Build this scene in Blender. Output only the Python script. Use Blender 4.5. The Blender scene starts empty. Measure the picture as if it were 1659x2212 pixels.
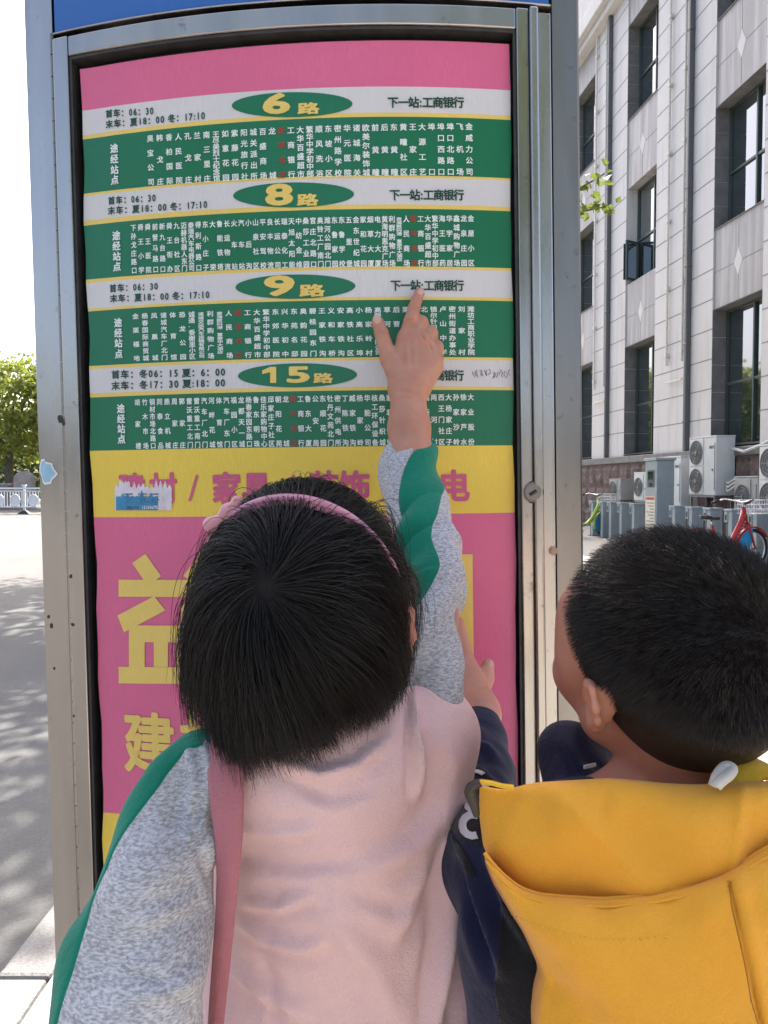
import bpy, bmesh, math, random
import numpy as np
from mathutils import Vector, Matrix
from mathutils.bvhtree import BVHTree

R = math.radians
scene = bpy.context.scene
COL = scene.collection
rng = np.random.default_rng(7)
random.seed(7)

# ------------------------------------------------------------------ camera, sky, sun, exposure
CAM = np.array([0.0, 0.0, 1.25]); PITCH = R(2.09); FPX = 1671.0; CU, CV = 829.5, 1106.0
cd = bpy.data.cameras.new('camera'); cam = bpy.data.objects.new('camera', cd); COL.objects.link(cam)
cam.location = CAM; cam.rotation_euler = (R(90) - PITCH, 0, 0)
cd.sensor_fit = 'VERTICAL'; cd.sensor_height = 24; cd.lens = 24 * FPX / 2212; cd.clip_start = 0.02; cd.clip_end = 2000
scene.camera = cam
SUN_EL, SUN_AZ = R(49), R(8)          # azimuth from +Y towards +X
w = bpy.data.worlds.new('World'); scene.world = w; w.use_nodes = True
nt = w.node_tree; bg = nt.nodes['Background']
sky = nt.nodes.new('ShaderNodeTexSky'); sky.sky_type = 'NISHITA'; sky.sun_disc = False
sky.sun_elevation = SUN_EL; sky.sun_rotation = SUN_AZ; sky.air_density = 0.7; sky.dust_density = 6.0; sky.ozone_density = 0.0
nt.links.new(sky.outputs[0], bg.inputs[0]); bg.inputs[1].default_value = 0.15
sd = bpy.data.lights.new('sun', 'SUN'); sd.energy = 3.6; sd.angle = R(0.53); sd.color = (1.0, 0.94, 0.84)
sun = bpy.data.objects.new('sun', sd); COL.objects.link(sun); sun.location = (0, 10, 20)
sdir = Vector((math.sin(SUN_AZ) * math.cos(SUN_EL), math.cos(SUN_AZ) * math.cos(SUN_EL), math.sin(SUN_EL)))
sun.rotation_euler = sdir.to_track_quat('Z', 'Y').to_euler()
scene.view_settings.view_transform = 'Standard'; scene.view_settings.look = 'None'
scene.view_settings.exposure = 1.9; scene.view_settings.gamma = 1.0
scene.render.engine = 'CYCLES'
scene.cycles.max_bounces = 6; scene.cycles.diffuse_bounces = 3; scene.cycles.glossy_bounces = 3
scene.cycles.transmission_bounces = 4; scene.cycles.transparent_max_bounces = 6
scene.cycles.use_denoising = True

FWD = np.array([0, math.cos(PITCH), -math.sin(PITCH)]); UPV = np.array([0, math.sin(PITCH), math.cos(PITCH)]); RGT = np.array([1.0, 0, 0])
def ray(u, v): return FWD + (u - CU) / FPX * RGT - (v - CV) / FPX * UPV
def P(u, v, d): return CAM + d * ray(u, v)      # a point of the place seen in direction (u, v) at d metres

# ------------------------------------------------------------------ helpers: objects
def tag(o, label=None, cat=None, group=None, kind=None):
    if label: o['label'] = label
    if cat: o['category'] = cat
    if group: o['group'] = group
    if kind: o['kind'] = kind
    return o
def empty(name, loc=(0, 0, 0), rz=0.0):
    o = bpy.data.objects.new(name, None); COL.objects.link(o); o.location = loc; o.rotation_euler = (0, 0, rz); o.empty_display_size = .1
    return o
def link(name, me, m=None, parent=None, smooth=False):
    o = bpy.data.objects.new(name, me); COL.objects.link(o)
    if m is not None: me.materials.append(m)
    if parent is not None: o.parent = parent
    if smooth: me.polygons.foreach_set('use_smooth', [True] * len(me.polygons))
    return o
def mesh_np(name, V, F, m=None, parent=None, smooth=False):
    me = bpy.data.meshes.new(name); V = np.asarray(V, dtype=np.float64)
    me.from_pydata(V.tolist(), [], [list(map(int, f)) for f in F] if not isinstance(F, list) else F); me.update()
    return link(name, me, m, parent, smooth)
def world_child(o, parent):
    """parent an object built in world coordinates, keeping it where it is"""
    o.parent = parent; bpy.context.view_layer.update() if False else None
    o.matrix_parent_inverse = parent_matrix(parent).inverted(); return o
def parent_matrix(p):
    m = Matrix.LocRotScale(p.location, p.rotation_euler, p.scale)
    return (parent_matrix(p.parent) @ m) if p.parent else m
def copy_tree(o, parent=None):
    c = o.copy(); COL.objects.link(c); c.parent = parent
    for ch in list(o.children): copy_tree(ch, c)
    return c
class MB:
    """collects boxes, tubes, discs into one mesh"""
    def __init__(s): s.V = []; s.F = []
    def add(s, V, F):
        n = len(s.V); s.V += [tuple(map(float, v)) for v in V]; s.F += [[i + n for i in f] for f in F]; return s
    def box(s, x0, x1, y0, y1, z0, z1):
        V = [(x, y, z) for x in (x0, x1) for y in (y0, y1) for z in (z0, z1)]
        return s.add(V, [[0, 1, 3, 2], [4, 6, 7, 5], [0, 4, 5, 1], [2, 3, 7, 6], [0, 2, 6, 4], [1, 5, 7, 3]])
    def tube(s, pts, r, n=10, caps=True):
        pts = [np.asarray(p, float) for p in pts]; rr = [r] * len(pts) if np.isscalar(r) else r
        V = []; F = []; prev = None
        for i, p in enumerate(pts):
            t = pts[min(i + 1, len(pts) - 1)] - pts[max(i - 1, 0)]; t /= np.linalg.norm(t) + 1e-12
            if prev is None:
                a = np.array([0, 0, 1.0]) if abs(t[2]) < .9 else np.array([1.0, 0, 0]); u = np.cross(a, t)
            else: u = prev - t * prev.dot(t)
            u /= np.linalg.norm(u) + 1e-12; prev = u; v = np.cross(t, u)
            for k in range(n):
                a = 2 * math.pi * k / n; V.append(p + rr[i] * (math.cos(a) * u + math.sin(a) * v))
        for i in range(len(pts) - 1):
            for k in range(n): F.append([i * n + k, i * n + (k + 1) % n, (i + 1) * n + (k + 1) % n, (i + 1) * n + k])
        if caps: F.append(list(range(n))[::-1]); F.append([(len(pts) - 1) * n + k for k in range(n)])
        return s.add(V, F)
    def build(s, name, m=None, parent=None, smooth=False, bevel=0.0, seg=2):
        me = bpy.data.meshes.new(name); me.from_pydata(s.V, [], s.F); me.update()
        bm = bmesh.new(); bm.from_mesh(me); bmesh.ops.recalc_face_normals(bm, faces=bm.faces); bm.to_mesh(me); bm.free()
        o = link(name, me, m, parent, smooth)
        if bevel:
            b = o.modifiers.new('bevel', 'BEVEL'); b.width = bevel; b.segments = seg; b.limit_method = 'ANGLE'; b.angle_limit = R(40)
        return o

# ------------------------------------------------------------------ helpers: materials
def lin(r, g, b):
    f = lambda c: (c / 255 / 12.92) if c / 255 <= .04045 else ((c / 255 + .055) / 1.055) ** 2.4
    return (f(r), f(g), f(b), 1)
class NT:
    def __init__(s, name):
        s.m = bpy.data.materials.new(name); s.m.use_nodes = True; s.t = s.m.node_tree; s.b = s.t.nodes['Principled BSDF']
    def n(s, typ, **kw):
        x = s.t.nodes.new(typ)
        for k, v in kw.items():
            if k.startswith('i_'): x.inputs[k[2:].replace('_', ' ')].default_value = v
            else: setattr(x, k, v)
        return x
    def l(s, a, b): s.t.links.new(a, b)
    def coords(s, scale=(1, 1, 1), kind='Object', rot=(0, 0, 0)):
        tc = s.n('ShaderNodeTexCoord'); mp = s.n('ShaderNodeMapping'); mp.inputs['Scale'].default_value = scale; mp.inputs['Rotation'].default_value = rot
        s.l(tc.outputs[kind], mp.inputs[0]); return mp.outputs[0]
    def noise(s, vec, scale, detail=4, rough=.55, lo=.3, hi=.7):
        t = s.n('ShaderNodeTexNoise'); t.inputs['Scale'].default_value = scale; t.inputs['Detail'].default_value = detail; t.inputs['Roughness'].default_value = rough
        s.l(vec, t.inputs['Vector'])
        r = s.n('ShaderNodeMapRange'); r.inputs[1].default_value = lo; r.inputs[2].default_value = hi; s.l(t.outputs[0], r.inputs[0]); return r.outputs[0]
    def mix(s, fac, a, b):
        x = s.n('ShaderNodeMix', data_type='RGBA')
        s.l(fac, x.inputs[0])
        for i, c in ((6, a), (7, b)):
            if isinstance(c, tuple): x.inputs[i].default_value = c
            else: s.l(c, x.inputs[i])
        return x.outputs[2]
    def bump(s, h, strength, dist, prev=None):
        x = s.n('ShaderNodeBump'); x.inputs['Strength'].default_value = strength; x.inputs['Distance'].default_value = dist; s.l(h, x.inputs['Height'])
        if prev is not None: s.l(prev, x.inputs['Normal'])
        return x.outputs[0]
    def base(s, c):
        if isinstance(c, tuple): s.b.inputs['Base Color'].default_value = c
        else: s.l(c, s.b.inputs['Base Color'])
    def set(s, **kw):
        for k, v in kw.items(): s.b.inputs[k.replace('_', ' ')].default_value = v
        return s
def sc(c, f): return (min(c[0] * f, 1), min(c[1] * f, 1), min(c[2] * f, 1), 1)
def plain(name, c, rough=.5, metal=0.0, var=.12, scale=20, bump=.0, dist=.001, stretch=(1, 1, 1)):
    k = NT(name); v = k.coords(stretch); n = k.noise(v, scale)
    k.base(k.mix(n, sc(c, 1 - var), sc(c, 1 + var))); k.set(Roughness=rough, Metallic=metal)
    if bump:
        k.l(k.bump(k.noise(v, scale * 3), bump, dist), k.b.inputs['Normal'])
    return k.m
def cloth(name, c, var=.1, weave=650, wb=.4, sheen=.15, rough=.85):
    k = NT(name); v = k.coords(); a = k.noise(v, 14); b = k.noise(v, weave, 2, .5, .25, .75)
    k.base(k.mix(b, k.mix(a, sc(c, 1 - var), sc(c, 1 + var)), sc(c, .90)))
    k.set(Roughness=rough); k.b.inputs['Sheen Weight'].default_value = sheen; k.b.inputs['Specular IOR Level'].default_value = .2
    k.l(k.bump(k.noise(v, 60, 4, .6), .22, .004, k.bump(b, wb, .0010)), k.b.inputs['Normal']); return k.m
def heather(name, c1, c2):
    k = NT(name); v = k.coords((1, 1, 3.2)); a = k.noise(v, 250, 3, .6, .38, .62); v2 = k.coords(); b = k.noise(v2, 1300, 2, .5, .25, .75)
    c = k.noise(k.coords((1, 1, 2.2)), 60, 3, .5, .3, .7)
    k.base(k.mix(c, k.mix(a, c1, c2), k.mix(a, sc(c1, .85), c2))); k.set(Roughness=.9); k.b.inputs['Specular IOR Level'].default_value = .15
    k.l(k.bump(b, .3, .0006), k.b.inputs['Normal']); return k.m
def steel(name, c=(.45, .42, .385, 1), rough=.22, vertical=True):
    k = NT(name); st = (260, 260, 2.0) if vertical else (2.0, 260, 260)
    v = k.coords(st); n = k.noise(v, 1.0, 3, .6, .3, .7); big = k.noise(k.coords((9, 9, 1.3)), 1.6, 4, .6, .3, .7); sp = k.noise(k.coords((1, 1, 1)), 55, 5, .7, .62, .74)
    k.base(k.mix(sp, k.mix(big, sc(c, .82), sc(c, 1.08)), sc(c, .55)))
    r = k.n('ShaderNodeMapRange'); r.inputs[3].default_value = rough - .07; r.inputs[4].default_value = rough + .10; k.l(big, r.inputs[0]); k.l(r.outputs[0], k.b.inputs['Roughness'])
    k.set(Metallic=1.0); k.b.inputs['Anisotropic'].default_value = .5
    b1 = k.bump(n, .10, .0004); dent = k.noise(k.coords((7, 7, 2.5)), 1.5, 2, .5, 0, 1); k.l(k.bump(dent, .25, .010, b1), k.b.inputs['Normal']); return k.m

M = {}
def printed(name, c, rough=.33, var=.09):
    """vinyl print: faint weave, dirt specks"""
    k = NT(name); v = k.coords((700, 700, 90)); n = k.noise(v, 1.0, 2, .5, .3, .7); a = k.noise(k.coords(), 6, 4); s = k.noise(k.coords(), 160, 4, .7, .70, .78)
    d = sc(c, .93)
    k.base(k.mix(s, k.mix(n, k.mix(a, sc(c, 1 - var), sc(c, 1 + var)), d), sc(c, .75))); k.set(Roughness=rough)
    k.l(k.bump(k.noise(k.coords((1, 1, .4)), 9, 3), .15, .004, k.bump(n, .12, .0003)), k.b.inputs['Normal']); return k.m
M['pink'] = printed('poster_pink', (.70, .135, .27, 1)); M['white'] = printed('poster_white', (.66, .64, .635, 1)); M['green'] = printed('poster_green', (.006, .16, .07, 1))
M['yellow'] = printed('poster_yellow', (.84, .60, .075, 1)); M['gold'] = printed('poster_gold', (.80, .58, .14, 1)); M['red'] = printed('poster_red', (.40, .055, .04, 1))
M['ink'] = printed('poster_ink', (.012, .07, .045, 1)); M['pinkink'] = printed('poster_pink_ink', (.62, .10, .22, 1)); M['letter_white'] = printed('poster_letter', (.82, .86, .84, 1))
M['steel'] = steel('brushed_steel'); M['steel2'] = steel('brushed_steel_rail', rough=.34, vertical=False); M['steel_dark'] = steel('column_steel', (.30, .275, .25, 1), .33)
M['rubber'] = plain('dark_gasket', (.035, .033, .032, 1), .55, var=.3, scale=60)
M['blue'] = printed('header_blue', (.03, .13, .42, 1), .22)
M['black'] = plain('black_plastic', (.015, .015, .016, 1), .4)
M['whiteplastic'] = plain('white_painted_metal', (.78, .79, .77, 1), .45, var=.06, scale=4)

def skin(name, c):
    k = NT(name); v = k.coords(); a = k.noise(v, 28, 4); f = k.noise(v, 900, 3, .6); bl = k.noise(v, 75, 3, .6, .35, .75)
    k.base(k.mix(bl, k.mix(a, sc(c, .86), sc(c, 1.1)), (c[0] * 1.02, c[1] * .82, c[2] * .78, 1))); k.set(Roughness=.5)
    k.b.inputs['Subsurface Weight'].default_value = .25; k.b.inputs['Subsurface Radius'].default_value = (1, .35, .2); k.b.inputs['Subsurface Scale'].default_value = .006
    k.b.inputs['Specular IOR Level'].default_value = .35
    k.l(k.bump(f, .15, .0008), k.b.inputs['Normal']); return k.m
M['skin_g'] = skin('girl_skin', (.52, .26, .17, 1)); M['skin_b'] = skin('boy_skin', (.60, .30, .20, 1))
M['nail'] = plain('fingernail', (.62, .36, .28, 1), .3, var=.05)
def hairmat(name, c, c2, spec, rough):
    k = NT(name); oi = k.n('ShaderNodeHairInfo'); k.base(k.mix(oi.outputs['Random'], c, c2)); k.set(Roughness=rough); k.b.inputs['Specular IOR Level'].default_value = spec
    k.b.inputs['Anisotropic'].default_value = .4; return k.m
M['hair_g'] = hairmat('girl_black_hair', (.0022, .0018, .0018, 1), (.012, .009, .008, 1), .28, .36); M['hair_b'] = hairmat('boy_black_hair', (.004, .0028, .0022, 1), (.022, .014, .010, 1), .38, .32)
M['scalp'] = plain('dark_scalp', (.012, .008, .007, 1), .95, var=.3, scale=300)
M['scalp_b'] = plain('boy_scalp', (.026, .017, .013, 1), .6, var=.3, scale=300)
# ------------------------------------------------------------------ setting
def ground_mat(name, c, var, scale, bump, speck=0.0):
    k = NT(name); v = k.coords(); a = k.noise(v, .7, 5, .6); b = k.noise(v, scale, 4, .7, .25, .75)
    col = k.mix(b, k.mix(a, sc(c, 1 - var), sc(c, 1 + var)), sc(c, 1 - var * 1.6)); k.base(col); k.set(Roughness=.85)
    k.l(k.bump(b, bump, .006), k.b.inputs['Normal']); return k.m
M['asphalt'] = ground_mat('asphalt', (.125, .125, .125, 1), .25, 95, .55)
k = NT('pavement_tiles'); v = k.coords(); br = k.n('ShaderNodeTexBrick'); br.inputs['Scale'].default_value = 1; br.inputs['Brick Width'].default_value = .6; br.inputs['Row Height'].default_value = .3
br.inputs['Mortar Size'].default_value = .006; br.inputs['Color1'].default_value = (.33, .31, .28, 1); br.inputs['Color2'].default_value = (.27, .255, .235, 1); br.inputs['Mortar'].default_value = (.10, .10, .095, 1)
k.l(v, br.inputs['Vector']); sp = k.noise(v, 160, 3, .7, .3, .7); k.base(k.mix(sp, br.outputs[0], (.35, .335, .31, 1))); k.set(Roughness=.8)
k.l(k.bump(br.outputs[1], -.4, .01), k.b.inputs['Normal']); M['pavement'] = k.m
M['kerb'] = ground_mat('kerb_granite', (.27, .265, .26, 1), .3, 120, .5)
tag(MB().box(-220, 220, -60, 420, -.5, -.12).build('road', M['asphalt']), kind='structure')
b = MB(); xs = [-.842, 40]
b.box(-.842, 40, -30, 120, -.4, 0); tag(b.build('pavement', M['pavement']), kind='structure')
b = MB(); y = 1.91 - .8 * 12
while y < 70: b.box(-.982, -.846, y + .004, y + .796, -.3, .006); y += .8
tag(b.build('kerb', M['kerb'], bevel=.012), kind='structure')

# ------------------------------------------------------------------ office building on the right
BA = R(5.8)
bl = empty('office_building', (8.5, 0, 0), BA); tag(bl, 'pale stone-clad office block with tall dark windows and rough brown plinth, right of the kiosk', 'building')
k = NT('pale_granite'); v = k.coords(); a = k.noise(v, 1.3, 5, .6); s = k.noise(v, 130, 3, .7, .25, .75); stn = k.noise(k.coords((3, 3, .35)), 1.2, 4, .6, .5, .8)
vr = k.n('ShaderNodeTexWhiteNoise'); sn = k.n('ShaderNodeVectorMath', operation='SNAP'); sn.inputs[1].default_value = (9, 1.15, .62); k.l(v, sn.inputs[0]); k.l(sn.outputs[0], vr.inputs['Vector'])
col = k.mix(vr.outputs[0], (.64, .62, .59, 1), (.74, .72, .69, 1)); col = k.mix(s, col, (.50, .48, .46, 1)); k.base(k.mix(stn, k.mix(a, col, (.60, .57, .55, 1)), (.47, .45, .43, 1))); k.set(Roughness=.6); M['granite'] = k.m
k = NT('spandrel_stone'); v = k.coords(); a = k.noise(v, 1.6, 5, .6); s = k.noise(v, 140, 3, .7, .25, .75); st = k.noise(k.coords((5, 5, .25)), 1.4, 4, .6, .45, .75)
k.base(k.mix(st, k.mix(s, k.mix(a, (.34, .32, .315, 1), (.44, .42, .41, 1)), (.25, .23, .225, 1)), (.50, .48, .47, 1))); k.set(Roughness=.55); M['spandrel'] = k.m
M['reveal'] = plain('grey_reveal_stone', (.17, .165, .16, 1), .6, var=.2, scale=5)
M['joint'] = plain('dark_joint_line', (.24, .23, .22, 1), .8)  # one grey for all stone joints, darker than the cladding
M['winframe'] = plain('dark_window_frame', (.05, .065, .06, 1), .4)
k = NT('window_glass'); k.base((.012, .025, .028, 1)); k.set(Roughness=.03); k.b.inputs['Specular IOR Level'].default_value = 1.0; k.b.inputs['Coat Weight'].default_value = 1.0; k.b.inputs['Coat IOR'].default_value = 2.2
k.l(k.bump(k.noise(k.coords(), .9, 2), .05, .02), k.b.inputs['Normal']); M['glass'] = k.m
k = NT('rough_brown_ashlar'); v = k.coords(); a = k.noise(v, 2.2, 5, .6); s = k.noise(v, 22, 5, .7); 
k.base(k.mix(s, k.mix(a, (.21, .145, .125, 1), (.30, .22, .195, 1)), (.15, .105, .09, 1))); k.set(Roughness=.8); k.l(k.bump(s, .8, .05), k.b.inputs['Normal']); M['ashlar'] = k.m
WY = [(10.15, 11.9), (14.5, 16.27), (18.94, 20.7), (23.0, 24.85), (27.4, 29.2)]      # window columns along the facade
FL = [(2.02, 4.87), (6.5, 9.0), (10.75, 13.2)]                                           # storeys
S0, S1 = 4.0, 34.0
cs = 1 / math.cos(BA)
WY = [(a * cs, b_ * cs) for a, b_ in WY]
wall = MB(); edges = [S0] + [e for p in WY for e in p] + [S1]
for i in range(0, len(edges), 2): wall.box(0, .5, edges[i], edges[i + 1], 1.98, 14.3)      # piers, full height
JH = .62
SP = []
for (a, b_) in WY:
    zs = [(4.87, 6.5), (9.0, 10.75), (13.2, 14.3)]
    for z0, z1 in zs: SP.append(MB().box(.035, .5, a, b_, z0, z1).build('spandrel', M['spandrel'], bl))
wobj = wall.build('wall', M['granite'], bl)
# cladding joints: grooves as thin recessed-looking strips of mortar 3 mm proud of the stone
for i in range(0, len(edges), 2):
    jn = MB(); z = 2.0 + JH
    while z < 14.2:
        jn.box(-.003, .01, edges[i], edges[i + 1], z - .012, z + .012); z += JH
    a, b_ = edges[i], edges[i + 1]; n = max(1, int((b_ - a) / 1.35)); 
    for q in range(1, n): jn.box(-.0025, .01, a + (b_ - a) * q / n - .006, a + (b_ - a) * q / n + .006, 2.0, 14.25)
    jn.build('mortar_joint', M['joint'], wobj)
for ci, (a, b_) in enumerate(WY):
    for fi, (z0, z1) in enumerate([(4.87, 6.5), (9.0, 10.75)]):
        c = (a + b_) / 2; zc = (z0 + z1) / 2 - .05; spo = SP[ci * 3 + fi]
        V = [(.031, c, zc - .27), (.031, c + .15, zc), (.031, c, zc + .27), (.031, c - .15, zc), (.05, c, zc - .27), (.05, c + .15, zc), (.05, c, zc + .27), (.05, c - .15, zc)]
        MB().add(V, [[0, 3, 2, 1], [0, 1, 5, 4], [1, 2, 6, 5], [2, 3, 7, 6], [3, 0, 4, 7]]).build('diamond_boss', M['granite'], spo)
        jl = MB(); jl.box(.032, .05, a, c - .15, zc - .007, zc + .007); jl.box(.032, .05, c + .15, b_, zc - .007, zc + .007); jl.box(.0325, .05, c - .007, c + .007, z0 + .02, zc - .27); jl.box(.0325, .05, c - .007, c + .007, zc + .27, z1 - .02)
        jl.build('panel_joint', M['joint'], spo)
b = MB().box(-.42, .5, S0, S1, 14.3, 14.75).box(-.25, .45, S0, S1, 14.1, 14.297); b.build('cornice', M['granite'], bl, bevel=.03)
MB().box(-.05, .5, S0, S1, 14.753, 17.5).build('parapet', M['granite'], bl)
MB().box(-.10, .5, S0, S1, 1.80, 1.977).build('sill_course', M['reveal'], bl, bevel=.02)
# rough plinth blocks, each pillowed
pl = MB(); rr = random.Random(3)
z = 0.0; row = 0
for rh in (.52, .62, .62):
    y = S0 + (row % 2) * .35
    while y < S1:
        wd = rr.uniform(.45, .8); n = 5; V = []; F = []
        for i in range(n + 1):
            for j in range(n + 1):
                s_, t_ = i / n, j / n; e = min(s_, 1 - s_, t_, 1 - t_)
                bulge = 0 if e == 0 else .05 + rr.uniform(-.02, .035)
                V.append((-.03 - bulge, y + .015 + s_ * (wd - .03), z + .012 + t_ * (rh - .024)))
        for i in range(n):
            for j in range(n): F.append([i * (n + 1) + j, i * (n + 1) + j + 1, (i + 1) * (n + 1) + j + 1, (i + 1) * (n + 1) + j])
        pl.add(V, F); y += wd
    z += rh; row += 1
pl.box(-.03, .5, S0, S1, -.05, 1.797); pl.build('plinth', M['ashlar'], bl)
MB().box(.505, 9, S0, S1, -.05, 17.4).build('building_core', M['reveal'], bl)
def window(a, b_, z0, z1, opened=False):
    f = MB(); t = .055; xr = .30; c = a + (b_ - a) * .42; zt = z0 + (z1 - z0) * .46
    for q in (a + .012, b_ - t - .012): f.box(xr, xr + .07, q, q + t, z0 + .005, z1 - .005)
    for q in (z0 + .005, zt - t / 2, z1 - t - .005): f.box(xr + .002, xr + .068, a + t + .012, b_ - t - .012, q, q + t)
    f.box(xr - .01, xr + .06, c - t / 2, c + t / 2, z0 + .06, z1 - .06)
    o = f.build('window', M['winframe'], bl, bevel=.006)
    MB().box(xr + .04, xr + .05, a + .02, b_ - .02, z0 + .02, z1 - .02).build('pane', M['glass'], o)
    rv = MB()
    for q in range(5):
        h = (z1 - z0) / 5; rv.box(.004, xr + .2, b_ - .012, b_ + .002, z0 + q * h + .008, z0 + (q + 1) * h - .008); rv.box(.004, xr + .2, a - .002, a + .012, z0 + q * h + .008, z0 + (q + 1) * h - .008)
    rv.box(.004, xr + .2, a + .012, b_ - .012, z1 - .012, z1 + .002); rv.box(.004, xr + .2, a + .012, b_ - .012, z0 - .002, z0 + .012)
    rv.build('window_reveal', M['reveal'], o)
    if opened:
        s_ = MB(); L = .46; ang = R(70); y0 = b_ - .1
        for (p0, p1) in ((0, .06), (L - .06, L)):
            s_.box(-p1, -p0, -.025, .025, z0 + .08, zt - .05)
        s_.box(-L + .06, -.06, -.024, .024, z0 + .08, z0 + .14); s_.box(-L + .06, -.06, -.024, .024, zt - .11, zt - .05)
        so = s_.build('casement', M['winframe'], o); so.location = (xr, y0, 0); so.rotation_euler = (0, 0, R(25))
        MB().box(-L + .05, -.05, -.004, .004, z0 + .12, zt - .09).build('pane', M['glass'], o).location = (xr, y0, 0)
        o.children[-1].rotation_euler = (0, 0, R(25))
for ci, (a, b_) in enumerate(WY):
    for fi, (z0, z1) in enumerate(FL): window(a, b_, z0, z1, opened=(ci == 2 and fi == 1))
M['cream'] = plain('cream_pipe', (.62, .59, .52, 1), .5); M['darkpipe'] = plain('dark_downpipe', (.10, .10, .105, 1), .5)
for base in (17.2, 21.75, 26.1, 12.75):
    dp = MB().box(-.12, -.005, base * cs - .055, base * cs + .055, 1.98, 14.1); zz = 2.6
    while zz < 14: dp.box(-.13, -.004, base * cs - .075, base * cs + .075, zz, zz + .05); zz += 1.7
    dp.build('downpipe', M['darkpipe'], bl, bevel=.02)
    cp = MB()
    for off in (.26, 1.0):
        y = (base + off) * cs; cp.tube([(-.05, y, 4.0), (-.05, y, 14.2)], .028, 8)
        zz = 4.2
        while zz < 14: cp.box(-.09, -.004, y - .05, y + .05, zz, zz + .07); zz += 1.55
    cp.tube([(-.05, (base + .26) * cs, 3.6), (-.05, (base + 1.0) * cs, 3.6)], .02, 8)
    cp.build('conduit_pipe', M['cream'], bl)

# ------------------------------------------------------------------ glyphs
CH = {}
def glyphs(chars, bold):
    obs = {}
    for c in chars:
        cu = bpy.data.curves.new('g', 'FONT'); cu.body = c; cu.size = 1; cu.resolution_u = 3
        o = bpy.data.objects.new('g', cu); COL.objects.link(o); obs[c] = o
    dg = bpy.context.evaluated_depsgraph_get(); dg.update()
    for c, o in obs.items():
        me = bpy.data.meshes.new_from_object(o.evaluated_get(dg)); V = np.array([v.co[:2] for v in me.vertices]); F = [list(p.vertices) for p in me.polygons]
        if len(V) and bold: # heavier strokes: five overlaid copies
            V5 = []; F5 = []
            for q, (dx, dy) in enumerate(((bold, bold), (-bold, bold), (bold, -bold), (-bold, -bold)) if bold < .03 else [(0, 0)] + [(bold * math.cos(t), bold * math.sin(t)) for t in np.arange(14) * math.pi / 7]): F5 += [[i + q * len(V) for i in f] for f in F]; V5.append(V + np.array([dx, dy]))
            V, F = np.vstack(V5), F5
        CH[(c, bold)] = (V, F); bpy.data.meshes.remove(me); cu = o.data; bpy.data.objects.remove(o); bpy.data.curves.remove(cu)
def G(c, bold):
    if (c, bold) not in CH: glyphs([c], bold)
    return CH[(c, bold)]
def flat_text(name, s, size, m, parent, loc, rot, bold=.02, vertical=False):
    mb = MB(); x = 0
    for c in s:
        V, F = G(c, bold); adv = 1.0 if ord(c) > 255 else .66
        if len(V): mb.add([(x + p[0] * size if not vertical else p[0] * size, p[1] * size - (x if vertical else 0), 0) for p in V], F)
        x += adv * size * (1.06 if vertical else 1)
    o = mb.build(name, m, parent); o.location = loc; o.rotation_euler = rot; return o

# ------------------------------------------------------------------ air conditioners against the wall (building frame: x across, y along)
def at_wall(xl, yl, z=0.0):      # point given in the building's frame
    return (8.5 + xl * math.cos(BA) - yl * math.sin(BA), xl * math.sin(BA) + yl * math.cos(BA), z)
M['acwhite'] = plain('ac_casing', (.62, .64, .62, 1), .5, var=.08, scale=3); M['acgrey'] = plain('ac_grey_casing', (.36, .36, .34, 1), .6, var=.12, scale=4)
M['grille'] = plain('fan_grille', (.12, .12, .115, 1), .6); M['stand'] = plain('galvanised_stand', (.25, .25, .25, 1), .5, .6); M['hose'] = plain('white_hose', (.62, .61, .58, 1), .7, scale=30)
def disc(mb, x, yc, zc, r, n=28, th=.02):
    V = [(x, yc + r * math.cos(2 * math.pi * i / n), zc + r * math.sin(2 * math.pi * i / n)) for i in range(n)] + [(x + th, yc + r * math.cos(2 * math.pi * i / n), zc + r * math.sin(2 * math.pi * i / n)) for i in range(n)]
    mb.add(V, [list(range(n))] + [[i, (i + 1) % n, n + (i + 1) % n, n + i] for i in range(n)])
def ring(mb, x, yc, zc, r, tr, n=28):
    mb.tube([(x, yc + r * math.cos(2 * math.pi * i / n), zc + r * math.sin(2 * math.pi * i / n)) for i in range(n + 1)], tr, 6, caps=False)
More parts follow.
